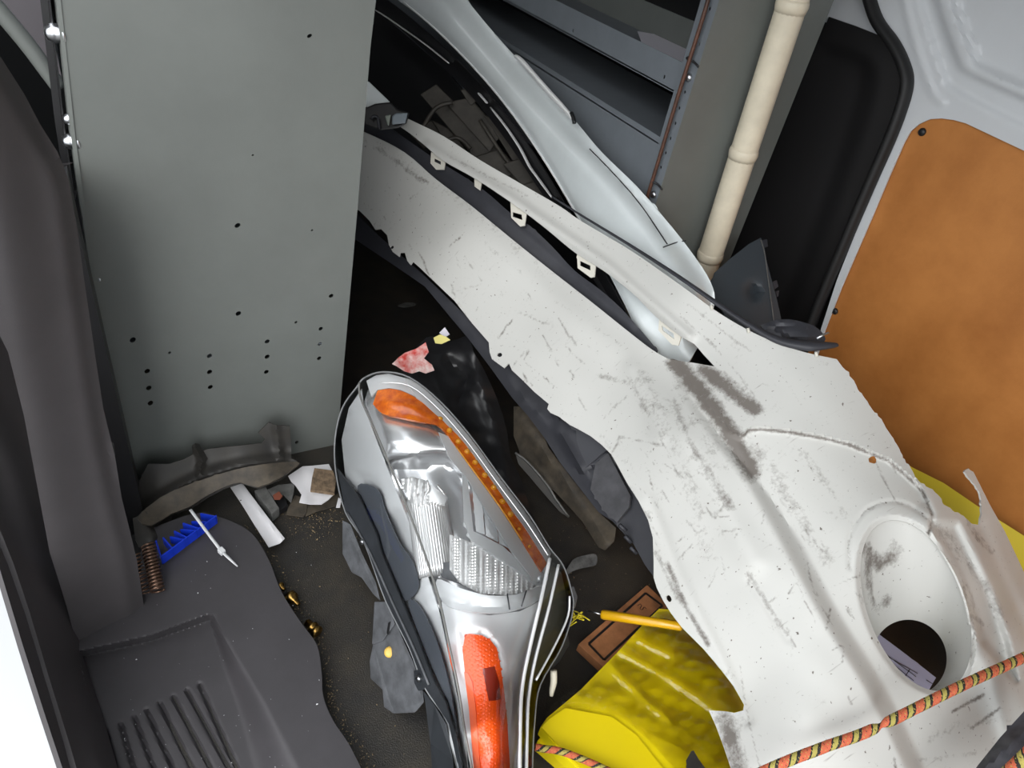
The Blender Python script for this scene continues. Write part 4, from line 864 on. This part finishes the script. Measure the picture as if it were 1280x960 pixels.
# yellow wrapped boards
yb = thing('wrapped_boards', 'stack of bright yellow boards in crinkled clear film beneath the white bumper', 'boards', onz([(820, 880)], 0)[0])
yo = [(676, 908), (684, 897), (726, 862), (775, 812), (806, 778), (824, 761), (842, 762), (900, 790), (960, 880), (970, 1040), (790, 1040), (730, 968), (700, 940)]
def slab(nm, pts, z0, z1, mt, res=9, feats=(), parent=yb):
    top = sheet(nm, pts, fz(z1), mt, parent, res=res, thick=z1-z0, feats=feats); return top
slab('yellow_board', [(672, 926), (690, 905), (760, 900), (960, 960), (960, 1040), (760, 1040), (736, 975), (700, 950)], .012, .045, M['yellow'], 12)
slab('yellow_board', yo, .048, .075, M['yellow_wrap'], 5, [ripple(.002, 30, 21), ripple(.0006, 9, 22), ridge([(776, 815), (850, 850), (905, 895)], .002, 6), ridge([(820, 790), (870, 830), (915, 875)], .002, 8)])
slab('yellow_board', [(677, 909), (686, 899), (707, 885), (765, 896), (795, 918), (835, 968), (870, 1040), (790, 1040), (736, 970)], .077, .082, M['yellow'], 10)
sheet('clear_film', catmull([(682, 896), (700, 872), (740, 850), (776, 812), (806, 780), (832, 764), (880, 790), (925, 870), (950, 960), (940, 1030), (880, 1030), (845, 965), (800, 915), (765, 892), (715, 884)], 3, True), fz(.088), M['film'], yb, res=4.2, thick=0,
      feats=[ripple(.004, 18, 31), ripple(.004, 6, 32), ripple(.003, 3.5, 33), ridge([(776, 815), (835, 846), (905, 895)], .010, 4), ridge([(760, 830), (800, 870), (835, 900)], .006, 5), ridge([(800, 800), (840, 820)], .008, 4), ridge([(715, 884), (765, 892), (800, 915), (850, 975)], .006, 3)])
tag(sheet('black_fragment', [(859, 962), (858, 950), (864, 939), (867, 938), (874, 950), (886, 966), (880, 975)], fz(.105), M['dust_black'], None, res=4, thick=.002, feats=[ripple(.004, 10, 9)]), 'small torn black fragment lying on the yellow boards at the bottom edge', 'scrap')
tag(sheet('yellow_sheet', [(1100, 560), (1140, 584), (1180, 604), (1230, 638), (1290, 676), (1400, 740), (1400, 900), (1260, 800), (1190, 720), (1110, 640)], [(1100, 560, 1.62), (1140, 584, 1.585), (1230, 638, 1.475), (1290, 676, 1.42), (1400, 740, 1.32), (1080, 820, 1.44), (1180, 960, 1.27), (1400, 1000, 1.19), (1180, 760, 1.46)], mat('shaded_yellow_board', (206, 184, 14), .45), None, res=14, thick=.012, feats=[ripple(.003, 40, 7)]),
    'yellow board tucked between the white bumper and the orange panel', 'board')
for x, y in ((1164, 597), (1172, 616)): pass
bp = thing('printed_sheet', 'white printed sheet with ruled lines lying seen through the round lamp hole', 'paper', W1(1120, 850, 1.36))
psd = lambda P: 1.365-.0004*(P[:, 1]-830)
sheet('paper', [(1060, 768), (1095, 790), (1130, 816), (1170, 847), (1161, 863), (1140, 890), (1060, 860)], psd, mat('lilac_white_paper', (190, 188, 214), .6), bp, res=10, thick=.0015)
for a, b in (((1094, 812), (1147, 842)), ((1106, 817), (1145, 846)), ((1112, 827), (1142, 851)), ((1137, 837), (1130, 848)), ((1158, 850), (1166, 855)), ((1090, 822), (1136, 852))):
    q = W(np.array((a, b), float), psd(np.array((a, b), float))-.0014); tube('printed_line', q, .0006, M['black'], bp, 4)

# brown board, yellow awl, wire, plug
bb = thing('brown_board', 'small brown cardboard box lid with a black border under the yellow awl', 'board', onz([(780, 790)], 0)[0])
prism('board_body', onz([(809, 731), (836, 757), (754, 834), (723, 805)], .03), (0, 0, -.022), M['board'], bb, .001)
q4 = onz([(807, 741.5), (828, 757), (755, 825), (736, 805)], .031)
for i in range(4):
    a, b = q4[i], q4[(i+1) % 4]; u = (b-a)/np.linalg.norm(b-a); n_ = np.cross((0, 0, 1), u)*.0022
    prism('border_line', [a-n_, b-n_, b+n_, a+n_], (0, 0, .0008), M['black'], bb)
tube('pencil_mark', onz([(797, 757), (800, 755), (802, 757), (800, 761), (803, 762), (805, 759), (808, 761)], .0315), .0008, M['rust_rod'], bb, 4, n=3)
aw = thing('awl', 'yellow handled awl with a thin steel tip lying across the brown board', 'tool', onz([(790, 780)], .05)[0])
h0, h1_ = onz([(752, 768)], .075)[0], onz([(853, 783)], .135)[0]; tp = onz([(733, 763)], .062)[0]
lathe('handle', h0, h1_-h0, [(.0085, 0), (.0095, .004), (.0092, np.linalg.norm(h1_-h0)*.4), (.0085, np.linalg.norm(h1_-h0)*.7), (.0088, np.linalg.norm(h1_-h0)-.003), (.006, np.linalg.norm(h1_-h0))], mat('amber_yellow_plastic', (216, 164, 14), .3, coat=.6), aw, 8)
tube('steel_tip', [tp, (tp+h0)/2, h0], [.0006, .0016, .0018], M['zinc'], aw, 6)
random.seed(5)
cw = W1(722, 772, 1.27); pts = [cw+np.array((random.gauss(0, .008), random.gauss(0, .008), random.gauss(0, .008))) for _ in range(22)]
tag(tube('wire_tangle', pts, .0013, mat('yellow_wire', (206, 188, 40), .4), None, 5, n=4), 'small tangle of thin yellow wire beside the right flank of the headlight', 'wire')

# ================================================================ FLOOR LITTER AT LEFT
fl = thing('splash_liner', 'torn dusty black splash liner lying against the foot of the grey end panel', 'car part', onz([(270, 640)], 0)[0])
flc = [(169, 615, 1.40), (185, 580, 1.40), (241, 568, 1.44), (254, 563, 1.45), (290, 558, 1.46), (335, 529, 1.485), (362, 533, 1.50), (364, 573, 1.54), (371, 580, 1.53), (351, 599, 1.49), (311, 611, 1.47), (260, 622, 1.445), (215, 643, 1.40), (190, 678, 1.325), (169, 674, 1.325), (300, 590, 1.475), (220, 620, 1.42)]
flo = [(166, 628), (169, 615), (176, 598), (185, 580), (211, 580), (230, 574), (241, 568), (240, 557), (244, 554), (249, 555), (254, 563), (262, 561), (290, 558), (328, 554), (331, 549), (323, 541), (330, 534), (336, 528), (342, 531), (352, 532), (362, 533), (364, 552), (364, 573), (371, 576), (372, 581), (351, 599), (323, 611), (300, 604), (281, 611), (260, 622), (239, 636), (215, 643), (213, 664), (205, 672), (192, 678), (183, 683), (174, 684), (169, 674), (166, 650)]
sheet('liner_body', flo, flc, M['dust_black'], fl, res=4, thick=.003, feats=[ridge(catmull([(185, 640), (220, 612), (260, 594), (310, 580), (368, 574)], 4), .020, 8), ridge([(243, 556), (252, 572), (250, 592)], .018, 4), ridge([(345, 534), (350, 570)], .012, 5), ridge([(180, 640), (190, 670)], .012, 8), ridge([(200, 640), (206, 660)], -.012, 6), ripple(.004, 18, 13)])
sheet('liner_rim', catmull([(172, 648), (200, 622), (240, 604), (290, 588), (330, 580), (370, 577), (371, 582), (350, 597), (322, 609), (300, 603), (280, 609), (258, 620), (236, 634), (214, 642), (190, 656)], 2, True), lambda P: TPS(flc)(P)-.028, M['dust_brown'], fl, res=5, thick=.003, feats=[ripple(.003, 16, 14)])

A = onz([(203, 706)], .055)[0]; B = onz([(272, 654)], .055)[0]; Cc = onz([(191, 674)], .055)[0]; u = B-A; v = (Cc-A)*1.0; L_ = np.linalg.norm(u); un = u/L_; vn = v/np.linalg.norm(v)
tr = thing('comb_tray', 'bright blue plastic tray with slanted dividers beside the coil springs', 'tray', A+u/2)
up = np.array((0, 0, .022)); th = vn*.003
prism('front_wall', [A, B, B+up, A+up], th, M['blue'], tr)
#prism('base', [A, B, B+v*1.05, A+v], (0, 0, .003), M['blue'], tr)
for t, e in zip((0, .19, .40, .45, .62, .67, .84, .975), ((194, 676), (203, 672), (212, 671), (217, 664), (225, 662), (228, 654), (239, 652), (250, 642))):
    q = A+u*t; e = onz([e], .077)[0]; e[2] = .058
    prism('divider', [q, e, e+up*.85, q+up], un*.0024, M['blue'], tr)
zt = thing('cable_tie', 'white nylon cable tie lying across the blue tray', 'cable tie', onz([(270, 680)], .05)[0])
z0 = onz([(238, 637)], .105)[0]; z1 = onz([(258, 664)], .088)[0]; z2 = onz([(277, 689)], .068)[0]; z3 = onz([(297, 708)], .056)[0]
tube('strap', [z0, z1, z2], .0032, M['nylon'], zt, 8, .45, n=4)
tube('tail', [z2, (z2+z3)/2, z3], [.0034, .003, .0016], M['nylon'], zt, 6, .5)
d_ = (z3-z2)/np.linalg.norm(z3-z2); V, Fc = box_geo(z2, d_*.0055, np.cross(d_, (0, 0, 1))*.0055, np.array((0, 0, .0045))); mk('lock_head', V, Fc, M['nylon'], zt, False, bevel=.001)
def coil(nm, a, b, r, wire, turns, lab):
    a, b = np.array(a), np.array(b); n = b-a; L = np.linalg.norm(n); X, Y, n = frame_of(n)
    t = np.linspace(0, 1, turns*14); C = a+n*(L*t)[:, None]+r*(np.cos(t*turns*6.2832)[:, None]*X+np.sin(t*turns*6.2832)[:, None]*Y)
    V, Fc = tube_geo(C, wire, 6, up=n); return tag(mk(nm, V, Fc, M['spring'], None, True), lab, 'spring', 'coil springs by the pillar')
coil('coil_spring', onz([(185, 681)], .100)[0], onz([(197, 739)], .066)[0], .0105, .0022, 14, 'thick brown coil spring beside the blue tray, the larger of the two')
coil('coil_spring', onz([(170, 693)], .100)[0], onz([(181, 742)], .066)[0], .0065, .0016, 11, 'thin dark coil spring against the pillar, the smaller of the two')
tag(sheet('white_strip', [(288, 609), (303, 604), (318, 624), (336, 648), (356, 673), (350, 679), (336, 684), (318, 656), (302, 630)], [(288, 609, 1.50), (303, 604, 1.515), (356, 673, 1.415), (336, 684, 1.395), (320, 645, 1.44)], M['white_strip'], None, res=4, thick=.0015, holes=[ell(301, 625, 1.3, 1, 0, 7)], feats=[plateau([(303, 604), (356, 673), (352, 678), (296, 606)], .004, 3)]),
    'white folded metal strip with a small hole, lying on the dirty floor', 'metal strip')
# grey block with a black side, torn liner bits
gb = thing('grey_block', 'small dull grey metal block with black side, right of the white strip', 'block', onz([(345, 630)], 0)[0])
top = onz([(318, 613), (332, 608), (349, 635), (340, 642)], .03)
prism('block_body', top, (0, 0, -.026), M['grey_metal'], gb, .001)
prism('black_cap', onz([(341, 643), (360, 631), (356, 620), (344, 627)], .02), (0, 0, -.016), M['black'], gb, .001)
def scrap(pts, z, mt, lab, nm='torn_piece', cat='scrap', seed=0, tilt=0, amp=.004, th=.002, g=None):
    cy = np.mean([p[1] for p in pts]); cx = np.mean([p[0] for p in pts])
    f = lambda P: fz(z)(P)-tilt*(P[:, 0]-cx)/100
    return tag(sheet(nm, pts, f, mt, None, res=4, thick=th, feats=[ripple(amp, 9, seed)]), lab, cat, g)
scrap([(334, 612), (348, 606), (368, 604), (367, 616), (364, 628), (354, 618), (342, 622)], .03, M['grey_metal'], 'dull grey torn flake above the black sided block', seed=2)
scrap([(341, 619), (349, 614), (353, 620), (350, 624), (343, 624)], .040, mat('rusty_red', (120, 66, 48), .7), 'small rusty red flake on the grey block', seed=3, amp=.002)
scrap([(369, 619), (375, 621), (384, 630), (383, 641), (379, 646), (358, 643), (360, 634)], .012, M['dust_brown'], 'brown dusty board piece under the white torn sheet', seed=4, amp=.003)
scrap([(383, 632), (400, 628), (424, 616), (426, 630), (410, 635), (396, 639), (382, 645)], .008, M['dust_brown'], 'dark brown curled piece between white torn sheet and headlight', seed=5, amp=.004)
scrap([(360, 595), (378, 583), (392, 582), (411, 580), (415, 588), (412, 600), (418, 617), (410, 625), (402, 630), (388, 630), (374, 628), (377, 618), (369, 606), (364, 602)], .034, M['white_strip'], 'white torn sheet among the brown scraps beside the headlight', 'torn_sheet', seed=6, amp=.005)
scrap([(393, 585), (416, 588), (420, 600), (418, 616), (388, 612), (390, 598)], .052, mat('crumbly_brown', (128, 108, 86), .9, var=.5, vscale=60, bump=.6, bscale=120), 'crumbly brown square piece lying on the white torn sheet', seed=7, amp=.003, th=.008)
scrap([(423, 622), (427, 624), (425, 634), (420, 634)], .02, M['white_strip'], 'small white curl at the left foot of the headlight', seed=8, amp=.001)
# brass fittings and drill bit in the seam
def fit(px, py, ang, prof, lab):
    p = onz([(px, py)], .022)[0]; ax = np.array((math.cos(ang), math.sin(ang), .08))
    return tag(lathe('brass_fitting', p, ax, prof, M['brassy'], None, 12), lab, 'fitting', 'brass fittings in the mat seam')
fit(349, 731, -1.2, [(.003, 0), (.0075, .002), (.0075, .007), (.004, .009), (.004, .016)], 'smallest brass fitting, uppermost of three in the mat seam')
fit(361, 744, -1.2, [(.006, 0), (.0125, .002), (.0125, .012), (.009, .014), (.009, .018), (.0045, .020), (.0045, .030)], 'round brass fitting, middle of the three in the mat seam')
fit(384, 778, -1.2, [(.0075, 0), (.0075, .012), (.0115, .014), (.0115, .019), (.009, .020), (.009, .024), (.0115, .025), (.0115, .031), (.007, .033)], 'long ringed brass fitting, lowest of three in the mat seam')
p0, p1 = onz([(274, 653)], .03)[0], onz([(297, 663)], .03)[0]
V = []; Fc = []; X, Y, n = frame_of(p1-p0); K = 30
for i in range(K):
    t = i/(K-1)
    for k in range(8):
        a = 2*np.pi*k/8; r = .0042*(1-.35*abs(math.cos(a)))*(1-.5*max(0, t-.9)/.1); b = a+t*14; V.append(p0+(p1-p0)*t+r*(math.cos(b)*X+math.sin(b)*Y))
for i in range(K-1):
    for k in range(8): Fc.append((i*8+k, i*8+(k+1) % 8, (i+1)*8+(k+1) % 8, (i+1)*8+k))
tag(mk('drill_bit', V, Fc, mat('brown_steel', (120, 92, 76), .35, .9), None, True), 'short brown twist drill bit on the floor right of the blue tray', 'drill bit')

# dark blue grey plastic cover by the pole
pc = thing('plastic_cover', 'dark blue grey triangular plastic cover standing between the pole foot and orange panel', 'car part', onz([(940, 470)], 0)[0]*np.array((1, 1, 0)))
pco = [(951, 297), (936, 305), (912, 324), (893, 341), (888, 356), (893, 372), (905, 392), (915, 470), (992, 470), (981, 420), (976, 396), (971, 374), (964, 348), (958, 325), (955, 305)]
pcd = [(951, 297, 1.70), (888, 356, 1.62), (915, 470, 1.52), (992, 470, 1.54), (976, 396, 1.62), (935, 360, 1.62)]
sheet('cover_body', pco, pcd, mat('dark_slate_plastic', (58, 64, 70), .5), pc, res=6, thick=.004, feats=[plateau(catmull([(930, 358), (942, 353), (953, 362), (952, 371), (942, 376), (932, 371)], 4, True), -.012, 6), plateau(catmull([(938, 360), (946, 360), (948, 368), (940, 370)], 4, True), -.02, 4)])
tube('cover_edge', W(catmull([(951, 300), (956, 318), (961, 355), (966, 392), (970, 420)], 4), TPS(pcd)(catmull([(951, 300), (956, 318), (961, 355), (966, 392), (970, 420)], 4))-.003), .0016, M['grey_metal'], pc, 5)
for pts in ([(953, 300), (959, 299), (960, 308), (956, 309)], [(966, 352), (971, 350), (973, 358), (968, 362)], [(970, 364), (974, 363), (973, 370), (971, 371)]): sheet('cover_tab', pts, lambda P: TPS(pcd)(P)+.003, M['liner'], pc, res=4, thick=.003)

# bungee cords and the dark cover in the corner
def rope(nm, pts, r, lab, turns_per_m=26):
    C = catmull(pts, 10); t = thing(nm, lab, 'cord', C[len(C)//2], 'striped bungee cords')
    s = np.concatenate(([0], np.cumsum(np.linalg.norm(np.diff(C, axis=0), axis=1)))); n = int(s[-1]/.0016); ss = np.linspace(0, s[-1], n)
    C = np.stack([np.interp(ss, s, C[:, i]) for i in range(3)], 1)
    T = np.gradient(C, axis=0); T /= np.linalg.norm(T, axis=1)[:, None]
    u = np.array((0, 0, 1.)); A_ = np.cross(T, u); A_ /= np.linalg.norm(A_, axis=1)[:, None]; B_ = np.cross(A_, T)
    nar = 1-.55*np.exp(-((ss-s[-1]*KNOT)/.008)**2) if KNOT else np.ones(n)
    tube('cord_core', C, r*.72*nar, M['cord_black'], t, 8)
    cols = ['cord_red']*6+['cord_black']+['cord_yellow']*3+['cord_black']*2
    for k in range(12):
        ph = ss/.030*6.2832+k*6.2832/12; wob = r*.82
        P = C+(wob*nar)[:, None]*(np.cos(ph)[:, None]*A_+np.sin(ph)[:, None]*B_)
        V, Fc = tube_geo(P[::2], (r*.25*nar)[::2], 5); mk('strand', V, Fc, M[cols[k]], t, True)
    for k in range(3):
        ph = -ss/.012*6.2832+k*2.094; P = C+(r*.93*nar)[:, None]*(np.cos(ph)[:, None]*A_+np.sin(ph)[:, None]*B_)
        V, Fc = tube_geo(P, (r*.13*nar), 4); mk('strand', V, Fc, M['cord_yellow' if k else 'cord_black'], t, True)
    return t
M['cord_red'] = mat('cord_red', (196, 98, 68), .8); M['cord_yellow'] = mat('cord_yellow', (172, 160, 84), .8); M['cord_black'] = mat('cord_black', (38, 34, 30), .7)
def rp_(pts, off): P = np.array(pts, float); return W(P, bump_d0(P)+off)
KNOT = .62
rope('bungee_cord', np.vstack((W([(1600, 650)], 1.105), W([(1430, 745)], 1.075), W([(1300, 812)], 1.055), W([(1200, 858)], .985), W([(1090, 912)], .945), W([(1030, 934)], .935), W([(960, 962)], .935), W([(860, 1010)], .965), W([(740, 1070)], 1.04))), .0068, 'red, yellow and black striped bungee cord stretched across the bumper below the lamp hole')
KNOT = 0
rope('bungee_cord', onz([(669, 934), (680, 936), (700, 939), (730, 950), (765, 966), (800, 985)], .098), .0055, 'dark striped bungee cord lying over the yellow boards beside the headlight')
rope('bungee_cord', W([(1180, 1050), (1240, 985), (1262, 965), (1284, 944), (1310, 920), (1400, 850)], .87), .008, 'short end of striped bungee cord in the bottom right corner of the picture')
tag(sheet('dark_cover', [(1210, 975), (1222, 957), (1250, 922), (1281, 888), (1330, 850), (1400, 1040), (1190, 1040)], [(1210, 975, .94), (1281, 888, .99), (1330, 850, 1.02), (1400, 1040, .88), (1190, 1040, .9), (1290, 960, .92)], mat('scratched_dark_plastic', (74, 74, 80), .45, var=.5, vscale=30, rgb2=(40, 40, 44)), None, res=7, thick=.006, feats=[ridge([(1225, 965), (1290, 905)], .006, 6), ripple(.004, 20, 2)]),
    'scratched dark grey plastic piece in the bottom right corner over the bumper', 'plastic piece')

# sandy grit and crumbs swept into the mat seam and the corner
rg = np.random.RandomState(4); V = []; Fc = []
def grain(px, py, z, s):
    p = onz([(px, py)], z)[0]; o = len(V)
    for k in range(4): V.append(p+rg.normal(size=3)*s)
    Fc.extend([(o, o+1, o+2), (o, o+2, o+3), (o, o+3, o+1), (o+1, o+3, o+2)])
seam_d = catmull([(300, 662), (322, 684), (345, 720), (366, 765), (392, 803), (402, 850), (408, 885), (430, 925), (455, 965)], 8)
for _ in range(420):
    q = seam_d[rg.randint(len(seam_d))]; grain(q[0]+abs(rg.normal())*7+4, q[1]+rg.normal()*5, .002, rg.uniform(.0005, .0013))
for _ in range(420): grain(rg.normal(385, 28), rg.normal(648, 16), .002, rg.uniform(.0004, .0012))
for _ in range(160): grain(rg.uniform(380, 560), rg.uniform(640, 960), .002, rg.uniform(.0003, .0010))
for _ in range(120): grain(rg.uniform(680, 830), rg.uniform(650, 740), .002, rg.uniform(.0004, .0012))
gr = tag(mk('sandy_grit', V, Fc, mat('sand', (168, 148, 112), .9, var=.6, vscale=400), None, False), 'pale sandy grit scattered over the dirty floor mat and along its seam', 'grit'); gr['kind'] = 'stuff'
V = []; Fc = []
for _ in range(110): grain(rg.uniform(150, 400), rg.uniform(680, 960), .052 if rg.rand() < .5 else .012, rg.uniform(.0003, .0009))
gr = tag(mk('pale_crumbs', V, Fc, M['nylon'], None, False), 'tiny pale crumbs on the ribbed dark grey step', 'crumbs'); gr['kind'] = 'stuff'
